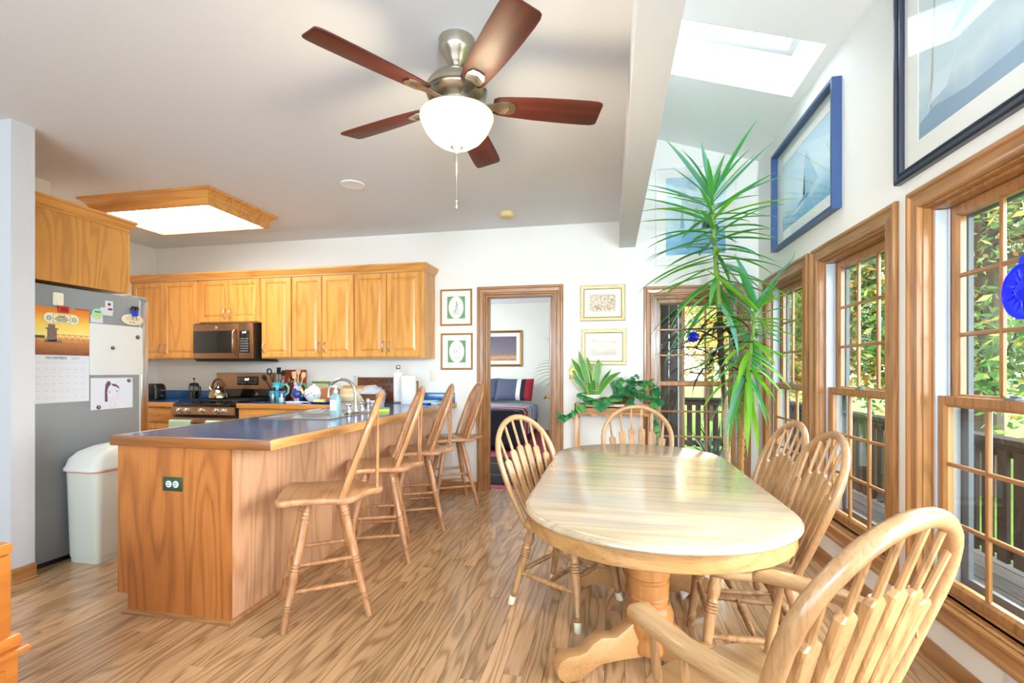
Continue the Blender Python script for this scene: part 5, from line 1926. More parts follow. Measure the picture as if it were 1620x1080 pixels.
po = thing('pothos_plant', 'trailing pothos with glossy heart-shaped leaves in a brown pot on the plant stand', 'plant', (.13, 4.745, STOP))
MB().lathe([(0, .002), (.08, .002), (.085, .01), (.10, .085), (.106, .088), (.106, .105), (.094, .105), (.09, .09), (0, .085)], 24).build('pot', plain('brown_pot', '6e3c22', .6), po)
vines = [
    [(-.02, -.05, .10), (-.12, -.13, .08), (-.28, -.18, .05), (-.42, -.19, .00), (-.50, -.19, -.08), (-.56, -.19, -.10), (-.60, -.19, -.06)],
    [(.0, -.06, .10), (-.06, -.14, .09), (-.18, -.20, .04), (-.26, -.22, -.01)],
    [(-.02, -.04, .12), (-.2, -.10, .06), (-.34, -.12, .07), (-.42, -.13, .12)],
    [(.02, -.06, .10), (.06, -.15, .08), (.05, -.21, .03), (-.02, -.23, .0)],
    [(.05, -.03, .12), (.15, -.10, .12), (.24, -.14, .07), (.27, -.17, -.05), (.29, -.17, -.20), (.285, -.17, -.36), (.29, -.17, -.50)],
    [(.05, 0, .12), (.14, .0, .22), (.24, -.02, .24), (.30, -.05, .14), (.33, -.06, .02)],
    [(.02, .0, .12), (.05, -.02, .24), (.12, -.04, .30)],
    [(.0, .0, .12), (-.05, -.04, .22), (-.02, -.08, .27)],
    [(.05, -.05, .12), (.14, -.12, .16), (.18, -.18, .08)],
    [(.02, -.03, .12), (.10, -.06, .23), (.20, -.10, .20)],
]
mb = MB()
nleaf = 0
for v in vines:
    mb.tube(v, .0028, 5)
    L = sum((Vector(b) - Vector(a)).length for a, b in zip(v, v[1:]))
    k = max(5, int(L / .024))
    for i in range(k):
        t = (i + .6) / k * (len(v) - 1)
        j = min(int(t), len(v) - 2)
        p = Vector(v[j]).lerp(Vector(v[j + 1]), t - j)
        heart_leaf(po, p + Vector((0, 0, .005)), rnd.uniform(180, 360), rnd.uniform(-55, 25), rnd.uniform(.055, .088), POTHY if rnd.random() < .3 else POTH, rnd.uniform(-30, 30))
mb.build('vine', VINE, po)
fe = thing('fern', 'small feathery fern tucked between the snake plant and the pothos', 'plant', (.055, 4.83, STOP))
MB().lathe([(0, .002), (.04, .002), (.05, .08), (.045, .08), (0, .07)], 18).build('pot', POTT, fe)
for i in range(14):
    a = i * 137.5
    lean = rnd.uniform(15, 50)
    L = rnd.uniform(.22, .32)
    pts = []
    for q in range(7):
        t = q / 6
        pts.append(Vector((math.cos(R(a)) * math.sin(R(lean)) * L * t ** 1.2 * .6, math.sin(R(a)) * math.sin(R(lean)) * L * t ** 1.2 * .25, .07 + L * t * (1 - .25 * t))))
    mb = MB()
    mb.tube(pts, .0012, 4)
    for q in range(1, 24):
        t = q / 24 * 6
        j = min(int(t), 5)
        p = pts[j].lerp(pts[j + 1], t - j)
        ln = .035 * (1 - q / 26)
        for s in (-1, 1):
            d = Vector((math.sin(R(a)) * s, -math.cos(R(a)) * s * .5, .35)).normalized() * ln
            mb.add([tuple(p), tuple(p + d * .5 + Vector((0, 0, .003))), tuple(p + d), tuple(p + d * .5 - Vector((0, 0, .003)))], [(0, 1, 2, 3)])
    mb.build('frond', POTH, fe, smooth=0)

# dark sword plant out on the porch
od = thing('porch_plant', 'dark sword-leaved plant in a pot out on the porch', 'plant', (1.12, 5.75, -.10))
MB().lathe([(0, .002), (.13, .002), (.16, .28), (.17, .30), (.15, .30), (.14, .26), (0, .25)], 20).build('pot', plain('grey_pot', '6f7376', .8), od)
OLV = leaf_mat('dark_sword_leaf', '3d5a40', '22382c', .1, .5)
for i in range(20):
    blade_leaf(od, (rnd.uniform(-.06, .06), rnd.uniform(-.06, .06), .26), i * 137.5, rnd.uniform(50, 85), rnd.uniform(.35, .62), rnd.uniform(5, 40), .018, OLV)

# ================================================================== BLUE GLASS SUN ORNAMENTS
BGL, ntb, bb, _o = new_mat('cobalt_glass')
bb.inputs['Base Color'].default_value = rgba('0a2fe0')
bb.inputs['Roughness'].default_value = .12
bb.inputs['Coat Weight'].default_value = .6
tlb = N(ntb, 'ShaderNodeBsdfTranslucent', {0: rgba('2a52ff')})
mxb = N(ntb, 'ShaderNodeMixShader', {0: .45, 1: bb.outputs[0], 2: tlb.outputs[0]})
ntb.links.new(mxb.outputs[0], _o.inputs[0])


def suncatcher(label, loc, rz, r, drop):
    s = thing('suncatcher', label, 'suncatcher', loc, rz, 'blue glass sun ornaments in the windows')
    MX = Matrix.Rotation(R(90), 4, 'X')
    MB().lathe([(0, -.006), (r, -.006), (r, .006), (r * .93, .009), (r * .86, .006), (0, .006)], 36, MX).build('disc', BGL, s)
    MB().lathe([(r * .34, .005), (r * .32, .012), (r * .2, .018), (0, .020)], 24, MX).build('face', BGL, s)
    for k in range(16):
        a = 2 * PI * k / 16
        l = r * (.76 if k % 2 else .66)
        d = Vector((math.cos(a), 0, math.sin(a)))
        MB().tube([d * r * .38 + Vector((0, -.007, 0)), d * l + Vector((0, -.007, 0))], [.05 * r, .012 * r], 6).build('ray', BGL, s)
    mb = MB()
    for e in (-1, 1):
        mb.lathe([(r * .05, 0), (0, .004)], 8, Matrix.Translation((e * r * .12, -.0165, r * .07)) @ MX)
    mb.tube([(0, -.02, r * .04), (0, -.022, -r * .06)], [.02 * r, .035 * r], 6)
    mb.tube([(-r * .1, -.015, -r * .13), (0, -.0165, -r * .17), (r * .1, -.015, -r * .13)], .018 * r, 6)
    mb.build('features', BGL, s)
    MB().lathe([(r * .2, -.007), (r * .2, .007)], 14, Matrix.Translation((0, 0, r * 1.04)) @ MX).build('hanger_tab', BGL, s)
    MB().tube([(0, 0, r * 1.15), (0, 0, r * 1.15 + drop)], .0015, 5).build('thread', PAPER, s)
    return s


suncatcher('large cobalt blue glass sun-face disc hanging in the widest side window', (1.40, 1.985, 1.535), R(-90), .098, .12)
suncatcher('small blue glass disc hanging in the back window', (.795, 4.985, 1.585), 0, .052, .16)

# ================================================================== ON THE WORKTOPS
def jug(label, name, x, y, h, r, cols, handle_mat, rz):
    t = thing(name, label, 'pitcher', (x, y, CT), rz, 'painted pitchers holding utensils')
    MB().lathe([(0, 0), (r * .62, 0), (r * .75, h * .06), (r, h * .32), (r * .92, h * .52), (r * .6, h * .78), (r * .55, h * .86), (r * .66, h), (r * .60, h), (r * .48, h * .86), (r * .52, h * .76), (r * .8, h * .5), (0, h * .2)], 28).build('body', cols, t)
    MB().tube([(r * .58, 0, h * .88), (r * 1.1, 0, h * .92), (r * 1.45, 0, h * .72), (r * 1.35, 0, h * .45), (r * .95, 0, h * .32)], [.010, .012, .011, .010, .009], 9).build('handle', handle_mat, t)
    return t


def splotch(name, cols, scale):
    m, nt, b, out = new_mat(name)
    tc = N(nt, 'ShaderNodeTexCoord')
    vo = N(nt, 'ShaderNodeTexVoronoi', {'Vector': tc.outputs['Object'], 'Scale': scale})
    sp = N(nt, 'ShaderNodeSeparateColor', {0: vo.outputs['Color']})
    rp = N(nt, 'ShaderNodeValToRGB', {0: sp.outputs[0]})
    rp.color_ramp.interpolation = 'CONSTANT'
    el = rp.color_ramp.elements
    el[0].position, el[0].color = 0, rgba(cols[0])
    el[1].position, el[1].color = .999, rgba(cols[-1])
    for i, c in enumerate(cols[1:]):
        e = el.new((i + 1) / len(cols))
        e.color = rgba(c)
    nt.links.new(rp.outputs[0], b.inputs['Base Color'])
    b.inputs['Roughness'].default_value = .25
    return m


jug('turquoise and blue painted pitcher full of black cooking utensils', 'utensil_pitcher', -3.56, 4.70, .205, .092, splotch('turquoise_glaze', ['2f6fc4', '48b6c4', '2f9fb8', '66c8c0'], 14), plain('aqua_glaze', '7fd0c0', .25), 0)
jug('multicoloured painted pitcher with a blue dotted band holding wooden spoons', 'utensil_pitcher', -3.33, 4.72, .205, .070, splotch('folk_glaze', ['24408f', 'd9d2e0', 'd2492e', '3d9a8c', '24408f', 'c9b4d4'], 22), plain('green_glaze', '4a9d5c', .25), 0)
UT = 'black cooking utensils in the turquoise pitcher'


def utensil(label, name, x, y, top, kind, mat, group):
    t = thing(name, label, 'utensil', (x, y, CT + .06), 0, group)
    e = Vector(top)
    d = e.normalized()
    MB().tube([(0, 0, 0), e * .6, e], [.005, .006, .005], 8).build('handle', mat, t)
    M = frame_between(e, e + d, (1, 0, 0))
    if kind == 'spoon':
        MB().loops([[(.0001, -.004, -.01), (0, .004, -.01), (-.0001, .004, -.01), (-.0001, -.004, -.01)], [(.02, -.004, .015), (.02, .004, .015), (-.02, .004, .015), (-.02, -.004, .015)], [(.027, -.003, .04), (.027, .006, .04), (-.027, .006, .04), (-.027, -.003, .04)], [(.018, -.003, .068), (.018, .004, .068), (-.018, .004, .068), (-.018, -.003, .068)]], M=M).build('head', mat, t, bevel=.003)
    elif kind == 'ring':
        pts = [(.026 * math.cos(a * PI / 8), 0, .03 + .030 * math.sin(a * PI / 8)) for a in range(16)]
        h = MB().tube(pts, .007, 8, M, closed=True)
        for a in range(10):
            c = (.031 * math.cos(a * PI / 5), 0, .03 + .035 * math.sin(a * PI / 5))
            h.box(c[0] - .003, c[0] + .003, -.003, .003, c[2] - .003, c[2] + .003, M)
        h.build('head', mat, t)
    else:
        MB().box(-.026, .026, -.002, .002, 0, .075, M).build('head', mat, t, bevel=.002)


utensil('black spaghetti fork with toothed ring head in the turquoise pitcher', 'spaghetti_fork', -3.575, 4.70, (-.075, -.01, .235), 'ring', BLACK, UT)
utensil('black slotted turner standing upright in the turquoise pitcher', 'slotted_turner', -3.57, 4.71, (-.005, .02, .235), 'turner', BLACK, UT)
utensil('black ladle leaning toward the spoon pitcher', 'ladle', -3.56, 4.70, (.045, .01, .21), 'spoon', BLACK, UT)
utensil('shiny steel serving spoon in the turquoise pitcher', 'serving_spoon', -3.555, 4.69, (.055, -.03, .16), 'spoon', STEEL, UT)
utensil('black serving spoon leaning lowest toward the range', 'serving_spoon', -3.585, 4.69, (-.10, -.02, .165), 'spoon', BLACK, UT)
utensil('black spatula leaning far over toward the red tile board', 'spatula', -3.55, 4.71, (.13, .02, .175), 'turner', BLACK, UT)
WSP = plain('pale_wood_spoon', 'd9b989', .6, vary=.1)
US = 'wooden utensils in the multicoloured pitcher'
utensil('wide wooden spatula in the multicoloured pitcher', 'wooden_spatula', -3.335, 4.72, (-.035, 0, .19), 'turner', WSP, US)
utensil('tall pointed wooden spoon in the multicoloured pitcher', 'wooden_spoon', -3.33, 4.725, (.0, 0, .23), 'spoon', WSP, US)
utensil('round wooden spoon leaning toward the teapot', 'wooden_spoon', -3.325, 4.715, (.055, 0, .19), 'spoon', WSP, US)
# picture boards leaning at the wall
b = thing('tile_board', 'rust red still-life picture board leaning on the wall behind the spoons', 'picture board', (-3.49, 4.885, CT))
MB().box(-.135, .135, -.008, .008, 0, .345).build('board', ramp_mat('rust_print', [(0, '5e1d10'), (.4, '8c3018'), (.7, 'b5512e'), (1, 'a8432a')], lo=0, hi=.35, noise_amt=.6, nscale=14), b, bevel=.002)
MB().prism([(-.09, .19), (-.02, .21), (.04, .19), (.05, .25), (-.02, .27), (-.08, .25)], .0082, .009, Matrix.Rotation(R(90), 4, 'X')).build('painted_fruit', plain('print_peach', 'd99a72', .7), b, smooth=0)
b.rotation_euler = (R(-3), 0, 0)
b = thing('tile_board', 'small green-bordered picture board leaning on the wall behind the teapot', 'picture board', (-3.165, 4.892, CT))
MB().box(-.115, .115, -.006, .006, 0, .215).build('board', plain('green_board', '6f8a3e', .6), b, bevel=.002)
MB().prism(rrect(.098, .085, .03), .0062, .007, Matrix.Translation((0, 0, .105)) @ Matrix.Rotation(R(90), 4, 'X')).build('printed_scene', ramp_mat('cream_scene', [(0, 'a8a070'), (.5, 'e2dcb8'), (1, 'cfc79a')], lo=0, hi=.2, noise_amt=.8, nscale=20), b, smooth=0)
b.rotation_euler = (R(-3), 0, 0)
# shakers
for lab, x, fill in (('glass pepper shaker with black lid beside the salt shaker', -3.44, '5b4a3a'), ('glass salt shaker with black lid, half full of white salt', -3.335, 'f2f2ee')):
    t = thing('pepper_shaker' if 'pepper' in lab else 'salt_shaker', lab, 'shaker', (x, 4.46, CT), 0, 'glass shakers on the worktop')
    MB().lathe([(0, .001), (.030, .001), (.030, .10), (.024, .125), (.024, .13), (.021, .128), (.027, .10), (.027, .005), (0, .005)], 20).build('glass', CLEAR, t)
    MB().lathe([(0, .006), (.0262, .006), (.0262, .055), (0, .055)], 18).build('filling', plain('shaker_fill', fill, .9), t)
    MB().lathe([(.026, .125), (.028, .13), (.028, .155), (.022, .162), (0, .163)], 20).build('lid', BLACK, t)
# teapot, spoon rest, butter, terracotta pot
t = thing('teapot', 'white round teapot with painted flowers beside the multicoloured pitcher', 'teapot', (-3.10, 4.66, CT))
WCER = plain('white_glaze', 'eceeea', .2, coat=.3)
MB().lathe([(0, 0), (.05, 0), (.055, .008), (.092, .06), (.10, .095), (.085, .135), (.05, .155), (0, .155)], 30).build('body', WCER, t)
MB().lathe([(.05, .153), (.046, .165), (.02, .175), (.012, .182), (.016, .195), (0, .20)], 22).build('lid', WCER, t)
MB().tube([(-.09, 0, .08), (-.13, 0, .10), (-.15, 0, .145)], [.020, .015, .011], 10).build('spout', plain('yellow_glaze', 'dfdc7a', .25), t)
MB().tube([(.085, 0, .125), (.135, 0, .125), (.145, 0, .08), (.095, 0, .05)], .008, 8).build('handle', WCER, t)
mb = MB()
for i in range(7):
    a = R(-150 + i * 16)
    M = Matrix.Rotation(a, 4, 'Z') @ Matrix.Translation((.0975, 0, .075 + .012 * (i % 3))) @ Matrix.Rotation(R(90), 4, 'Y')
    mb.lathe([(.007, 0), (.007, .0035), (0, .004)], 8, M)
mb.build('painted_flowers', plain('cobalt_paint', '3b57b4', .4), t)
t = thing('spoon_rest', 'white oblong spoon rest in front of the multicoloured pitcher', 'spoon rest', (-3.18, 4.46, CT))
MB().loops([[(x * k, y * k, z) for x, y in rrect(.115, .032, .03)] for z, k in ((0, .8), (.012, 1), (.016, 1), (.008, .86))]).build('dish', WCER, t)
MB().box(.10, .155, -.012, .012, .008, .016).build('handle', WCER, t, bevel=.003)
t = thing('butter_dish', 'cobalt blue plate with a yellow stick of butter in front of the terracotta pot', 'butter dish', (-2.885, 4.46, CT))
MB().loops([[(x * k, y * k, z) for x, y in rrect(.125, .06, .055)] for z, k in ((0, .75), (.014, 1), (.018, 1), (.008, .8))]).build('plate', plain('cobalt_glaze', '1c3488', .2, coat=.3), t)
MB().box(-.075, .045, -.02, .02, .009, .042).build('butter', plain('butter_yellow', 'eee08e', .5), t, bevel=.003)
t = thing('terracotta_keeper', 'small square terracotta pot with knobbed lid beside the teapot', 'pot', (-2.93, 4.70, CT))
MB().loops([[(x * k, y * k, z) for x, y in rrect(.085, .06, .02)] for z, k in ((0, .9), (.01, .94), (.115, 1), (.122, 1))]).build('body', POTT, t)
MB().loops([[(x * k, y * k, z) for x, y in rrect(.088, .063, .02)] for z, k in ((.122, 1), (.135, 1), (.148, .6), (.15, .3))]).build('lid', POTT, t)
MB().lathe([(.012, .148), (.011, .155), (.018, .168), (.014, .178), (0, .18)], 14).build('knob', POTT, t)
# cutting boards
bm_ = wood('maple_board', 'd9b06a', 'bd8c46', 'X', freq=9, bands=4)
t = thing('cutting_board', 'honey-coloured cutting board leaning on the backsplash behind the faucet', 'cutting board', (-2.70, 4.875, CT))
MB().box(-.19, .19, -.010, .010, 0, .172).build('board', bm_, t, bevel=.004)
t.rotation_euler = (R(-7), 0, 0)
t = thing('cutting_board', 'pale worn cutting board leaning in front of the honey-coloured one', 'cutting board', (-2.745, 4.82, CT))
MB().box(-.17, .15, -.010, .010, 0, .140).build('board', wood('pale_board', 'ecdfc0', 'd2b884', 'X', freq=8, bands=3), t, bevel=.004)
t.rotation_euler = (R(-14), 0, 0)
# wooden sign
t = thing('wooden_sign', 'dark reddish wooden sign with carved lettering leaning on the backsplash', 'sign', (-2.485, 4.89, CT))
MB().box(-.235, .235, -.009, .009, .0, .262).build('board', wood('dark_sign_wood', '7d4a2c', '4d2714', 'X', freq=9, bands=4), t, bevel=.002)
text("TEACHER'S", .072, INK, t, (0, -.0095, .216))
text('HIGHLAND CREAM', .036, INK, t, (0, -.0095, .158))
t.rotation_euler = (R(-4), 0, 0)
# bowl
BWOOD = wood('walnut_bowl', '8a5636', '5b3520', 'X', freq=9, bands=4)
t = thing('wooden_bowl', 'brown wooden bowl on the worktop in front of the carved sign', 'bowl', (-2.385, 4.63, CT))
MB().lathe([(0, 0), (.085, 0), (.09, .006), (.135, .085), (.140, .098), (.132, .098), (.085, .02), (0, .015)], 32).build('body', BWOOD, t)
t = thing('lemon', 'yellow lemon showing above the rim of the wooden bowl', 'lemon', (-2.295, 4.61, CT + .088))
MB().lathe([(0, -.045), (.012, -.038), (.032, -.015), (.035, 0), (.032, .015), (.012, .038), (0, .045)], 18, Matrix.Rotation(R(80), 4, 'Y')).build('fruit', plain('lemon_yellow', 'eadb4a', .45, bump=.2, bscale=200), t)
t = thing('plastic_bag', 'crumpled clear plastic bag heaped in the wooden bowl', 'bag', (-2.415, 4.65, CT + .075))
mb = MB()
n_, m2 = 22, 9
ls = []
for j in range(m2 + 1):
    a = PI / 2 * j / m2
    ls.append([((.145 * math.cos(a) * (1 + .22 * noise.noise(Vector((i * .9, j * .8, 2))))) * math.cos(2 * PI * i / n_), .09 * math.cos(a) * math.sin(2 * PI * i / n_) * (1 + .2 * noise.noise(Vector((i * .7, j, 5)))), .105 * math.sin(a) * (1 + .2 * noise.noise(Vector((i * .8, j * .9, 9))))) for i in range(n_)])
mb.loops(ls)
BAG, nt2, bb2, ob2 = new_mat('bag_film')
bb2.inputs['Base Color'].default_value = rgba('dfe6f2')
bb2.inputs['Roughness'].default_value = .2
tr2 = N(nt2, 'ShaderNodeBsdfTransparent')
mx2 = N(nt2, 'ShaderNodeMixShader', {0: .55, 1: tr2.outputs[0], 2: bb2.outputs[0]})
nt2.links.new(mx2.outputs[0], ob2.inputs[0])
mb.build('film', BAG, t, smooth=25)
t = thing('small_bowl', 'small white bowl with red painted flowers near the glass', 'bowl', (-2.20, 4.25, CT))
MB().lathe([(0, 0), (.03, 0), (.06, .035), (.066, .048), (.061, .048), (.03, .008), (0, .008)], 24).build('body', WCER, t)
mb = MB()
for i in range(5):
    M = Matrix.Rotation(R(-150 + i * 30), 4, 'Z') @ Matrix.Translation((.0535, 0, .027)) @ Matrix.Rotation(R(50), 4, 'Y')
    mb.lathe([(.010, .0), (.010, .003), (0, .004)], 8, M)
mb.build('painted_flowers', plain('red_paint', 'c23a3a', .4), t)
t = thing('drinking_glass', 'tall faceted clear drinking glass behind the first bar stool', 'glass', (-1.99, 3.98, CT))
MB().lathe([(0, .001), (.032, .001), (.042, .135), (.039, .135), (.030, .012), (0, .012)], 12).build('tumbler', plain('pressed_glass', 'dfe6ee', .1, trans=.75), t, smooth=20)
t = thing('sponge', 'yellow and green dish sponge beside the faucet', 'sponge', (-1.83, 3.70, CT))
MB().box(-.055, .055, -.035, .035, 0, .022).build('foam', plain('sponge_yellow', 'e6e04a', .9), t, bevel=.004)
MB().box(-.055, .055, -.035, .035, .022, .031).build('scourer', plain('scourer_green', '58b08a', .95), t, bevel=.002)
t.rotation_euler = (0, 0, R(20))
# paper towels
t = thing('paper_towel_holder', 'upright paper towel holder with a steel ball knob', 'paper towel holder', (-2.17, 4.74, CT))
MB().lathe([(0, 0), (.075, 0), (.078, .006), (.072, .014), (0, .016)], 28).build('base', STEEL, t)
MB().lathe([(.007, .014), (.007, .335), (.012, .338), (.012, .345), (.024, .358), (.027, .372), (.022, .388), (0, .394)], 18).build('rod', STEEL, t)
PT = plain('paper_towel', 'f3f4f4', .9, bump=.15, bscale=250)
t = thing('paper_towel_roll', 'slimmer paper towel roll on the steel-knobbed holder', 'paper towel roll', (-2.17, 4.74, CT + .0165), 0, 'paper towel rolls on the worktop')
MB().lathe([(.02, 0), (.048, 0), (.048, .295), (.02, .295)], 30).build('roll', PT, t)
t = thing('paper_towel_roll', 'full white paper towel roll standing free in front of the holder', 'paper towel roll', (-2.005, 4.62, CT), 0, 'paper towel rolls on the worktop')
MB().lathe([(.02, 0), (.074, 0), (.076, .003), (.076, .277), (.074, .28), (.02, .28)], 34).build('roll', PT, t)
MB().lathe([(.0198, .0), (.0198, .2805), (.017, .2805), (.017, 0)], 18).build('core', plain('cardboard', 'b89a72', .9), t)
# small frame, books, pen
t = thing('small_photo_frame', 'tiny square wooden photo frame standing on the backsplash corner', 'picture frame', (-2.06, 4.895, CT))
rect_ring(-.052, .052, .10, .222, [(0, 0), (0, -.012), (.018, -.010), (.018, 0)]).build('frame', OAKF, t, smooth=0)
MB().box(-.036, .036, -.004, 0, .117, .205).build('photo', MATW, t, smooth=0)
MB().box(-.012, .012, .0, .008, 0, .14).build('easel_back', OAKF, t, smooth=0)
t = thing('notebook', 'white paper pad with a teal cover on the peninsula end near the wall', 'notebook', (-1.83, 4.70, CT))
MB().box(-.14, .14, -.10, .10, 0, .018).build('pages', PAPER, t, bevel=.002)
MB().box(-.142, .142, -.102, .102, .018, .022).build('cover', plain('teal_cover', '4aa9bb', .5), t, bevel=.001)
t = thing('magazine', 'thin white-bordered blue magazine lying on the teal notebook', 'magazine', (-1.845, 4.71, CT + .022))
MB().box(-.12, .10, -.09, .09, 0, .008).build('pages', PAPER, t, bevel=.001)
MB().box(-.10, .08, -.07, .07, .008, .0088).build('cover_print', plain('aqua_print', '6cc2d4', .5), t, smooth=0)
t = thing('blue_marker', 'blue marker pen lying in front of the notebook', 'pen', (-1.80, 4.53, CT + .008), R(12))
MB().tube([(-.065, 0, 0), (.03, 0, 0)], .0075, 12).build('barrel', BLUE, t)
MB().tube([(.03, 0, 0), (.068, 0, 0)], .0082, 12).build('cap', BLACK, t)
t = thing('postcard', 'light blue postcard on the peninsula worktop in front of the marker', 'card', (-1.80, 4.36, CT), R(-8))
MB().box(-.075, .075, -.05, .05, .0, .0015).build('card', plain('postcard_blue', '8cc4dc', .6), t, smooth=0)

# sink, faucet, soap
t = thing('kitchen_sink', 'stainless double-bowl sink set into the peninsula worktop', 'sink', (0, 0, 0))
RZ = CT + .006
mb = MB()
bw = [(SX0 + .03, SX0 + .40, SY0 + .03, SY0 + .395), (SX0 + .03, SX0 + .40, SY0 + .425, SY1 - .03)]
mb.box(SX0, SX0 + .03, SY0, SY1, CT - .002, RZ).box(SX0 + .40, SX1, SY0, SY1, CT - .002, RZ)
for a, b in ((SY0, SY0 + .03), (SY0 + .395, SY0 + .425), (SY1 - .03, SY1)):
    mb.box(SX0 + .03, SX0 + .40, a, b, CT - .002, RZ)
mb.build('rim', STEEL, t, smooth=0)
for x0, x1, y0, y1 in bw:
    ls = []
    for z, d in ((RZ, 0), (RZ - .012, .006), (RZ - .15, .016), (RZ - .17, .04)):
        ls.append([(x0 + d, y0 + d, z), (x1 - d, y0 + d, z), (x1 - d, y1 - d, z), (x0 + d, y1 - d, z)])
    MB().loops(ls, cap0=False).build('bowl', STEEL, t, smooth=30)
t = thing('faucet', 'chrome gooseneck faucet with two lever handles on the sink', 'faucet', (-1.945, 3.47, RZ))
MB().box(-.028, .028, -.13, .13, 0, .014).build('deck_plate', CHROME, t, bevel=.006)
pts = [(0, 0, .01), (0, 0, .14)] + [(-.115 + .115 * math.cos(a * PI / 10), 0, .155 + .105 * math.sin(a * PI / 10)) for a in range(11)] + [(-.232, 0, .12)]
MB().tube(pts, [.015] + [.0125] * (len(pts) - 2) + [.013], 12).build('spout', CHROME, t)
MB().lathe([(.022, 0), (.022, .02), (.017, .035), (.015, .05)], 18).build('spout_base', CHROME, t)
for s in (-1, 1):
    MB().lathe([(.023, .012), (.024, .03), (.017, .042), (.016, .052), (.021, .058), (.021, .072), (.012, .082), (0, .084)], 16, Matrix.Translation((0, s * .10, 0))).build('handle', CHROME, t)
    MB().tube([(0, s * .10, .066), (.03, s * .135, .074)], [.007, .005], 8).build('lever', CHROME, t)
t = thing('side_sprayer', 'small chrome sprayer standing beside the faucet', 'sprayer', (-1.945, 3.67, RZ))
MB().lathe([(.020, 0), (.018, .012), (.013, .02), (.012, .05), (.017, .07), (.017, .09), (.010, .10), (0, .10)], 16).build('sprayer', CHROME, t)
t = thing('soap_dispenser', 'clear aqua soap bottle with a white pump by the sink', 'soap bottle', (-1.985, 3.255, RZ))
SOAP, nt3, bb3, ob3 = new_mat('aqua_soap')
bb3.inputs['Base Color'].default_value = rgba('b9e2e6')
bb3.inputs['Roughness'].default_value = .1
bb3.inputs['Transmission Weight'].default_value = .6
MB().loops([[(x * k, y * k, z) for x, y in rrect(.040, .030, .022)] for z, k in ((0, .92), (.006, 1), (.125, 1), (.145, .85), (.158, .42), (.165, .40))]).build('bottle', SOAP, t, smooth=45)
MB().prism(rrect(.026, .038, .004), .0302, .0306, Matrix.Translation((0, 0, .075)) @ Matrix.Rotation(R(90), 4, 'X')).build('label_sticker', plain('soap_label', 'dff0f0', .5), t, smooth=0)
MB().lathe([(.016, .163), (.017, .185), (.008, .188), (.005, .215), (0, .215)], 16).build('pump_collar', PAPER, t)
MB().tube([(.012, 0, .212), (-.02, 0, .216), (-.048, 0, .208)], [.007, .0065, .004], 8).build('pump_nozzle', PAPER, t)

# kettle, press, toaster
t = thing('tea_kettle', 'steel tea kettle with bronze arched handle on the back of the range', 'kettle', (-4.225, 4.60, .952))
KET = plain('kettle_steel', 'b3a78c', .22, 1.0)
MB().lathe([(0, 0), (.085, 0), (.098, .01), (.098, .035), (.080, .085), (.050, .115), (.030, .122), (0, .122)], 32).build('body', KET, t)
MB().lathe([(.042, .116), (.036, .128), (.012, .132), (.010, .14), (.016, .148), (0, .153)], 20).build('lid', KET, t)
MB().tube([(-.07, 0, .075), (-.105, 0, .105), (-.118, 0, .128)], [.019, .015, .013], 10).build('spout', KET, t)
pts = [(.08 * math.cos(a * PI / 10) * -1, 0, .10 + .115 * math.sin(a * PI / 10) ** .8) for a in range(11)]
MB().tube(pts, .0105, 10).build('handle', plain('bronze_handle', '6b3a22', .35, .6), t)
t = thing('french_press', 'glass french press with a black frame in the corner beside the kettle', 'coffee press', (-4.66, 4.72, CT))
MB().lathe([(0, .01), (.045, .01), (.045, .17), (.047, .175), (.042, .17), (.042, .014), (0, .014)], 22).build('beaker', CLEAR, t)
MB().lathe([(0, .015), (.041, .015), (.041, .10), (0, .10)], 18).build('coffee', plain('coffee', '1b110b', .2), t)
mb = MB()
for z in (.012, .10, .165):
    mb.tube([(.047 * math.cos(a * PI / 10), .047 * math.sin(a * PI / 10), z) for a in range(20)], .004, 6, closed=True)
for a in range(4):
    c, s = math.cos(a * PI / 2 + .7) * .047, math.sin(a * PI / 2 + .7) * .047
    mb.tube([(c, s, 0), (c, s, .168)], .0035, 6)
mb.build('frame', BLACK, t)
MB().tube([(.047, 0, .155), (.085, 0, .15), (.088, 0, .06), (.047, 0, .04)], .008, 8).build('handle', BLACK, t)
MB().lathe([(.049, .170), (.049, .180), (.035, .195), (.004, .198), (.003, .23), (.010, .236), (.012, .246), (0, .254)], 20).build('plunger', BLACK, t)
t = thing('toaster', 'black rounded toaster beside the fridge door', 'toaster', (-5.13, 4.62, CT))
MB().loops([[(x, y, z) for x, y in rrect(.135 * k, .085 * k, .05 * k)] for z, k in ((.012, .94), (.02, 1), (.13, 1), (.165, .94), (.185, .78))]).build('body', BLACK, t)
MB().box(-.13, .13, -.075, .075, 0, .014).build('base', BLACK, t, bevel=.003)
mb = MB()
for s in (-1, 1):
    mb.box(-.09, .09, s * .03 - .012, s * .03 + .012, .183, .188)
mb.build('slot', STEEL, t, smooth=0)
MB().box(.134, .158, -.02, .02, .10, .118).build('lever', STEEL, t, bevel=.003)
MB().lathe([(.014, 0), (.014, .012), (0, .012)], 14, Matrix.Translation((.134, 0, .05)) @ Matrix.Rotation(R(90), 4, 'Y')).build('dial', STEEL, t)

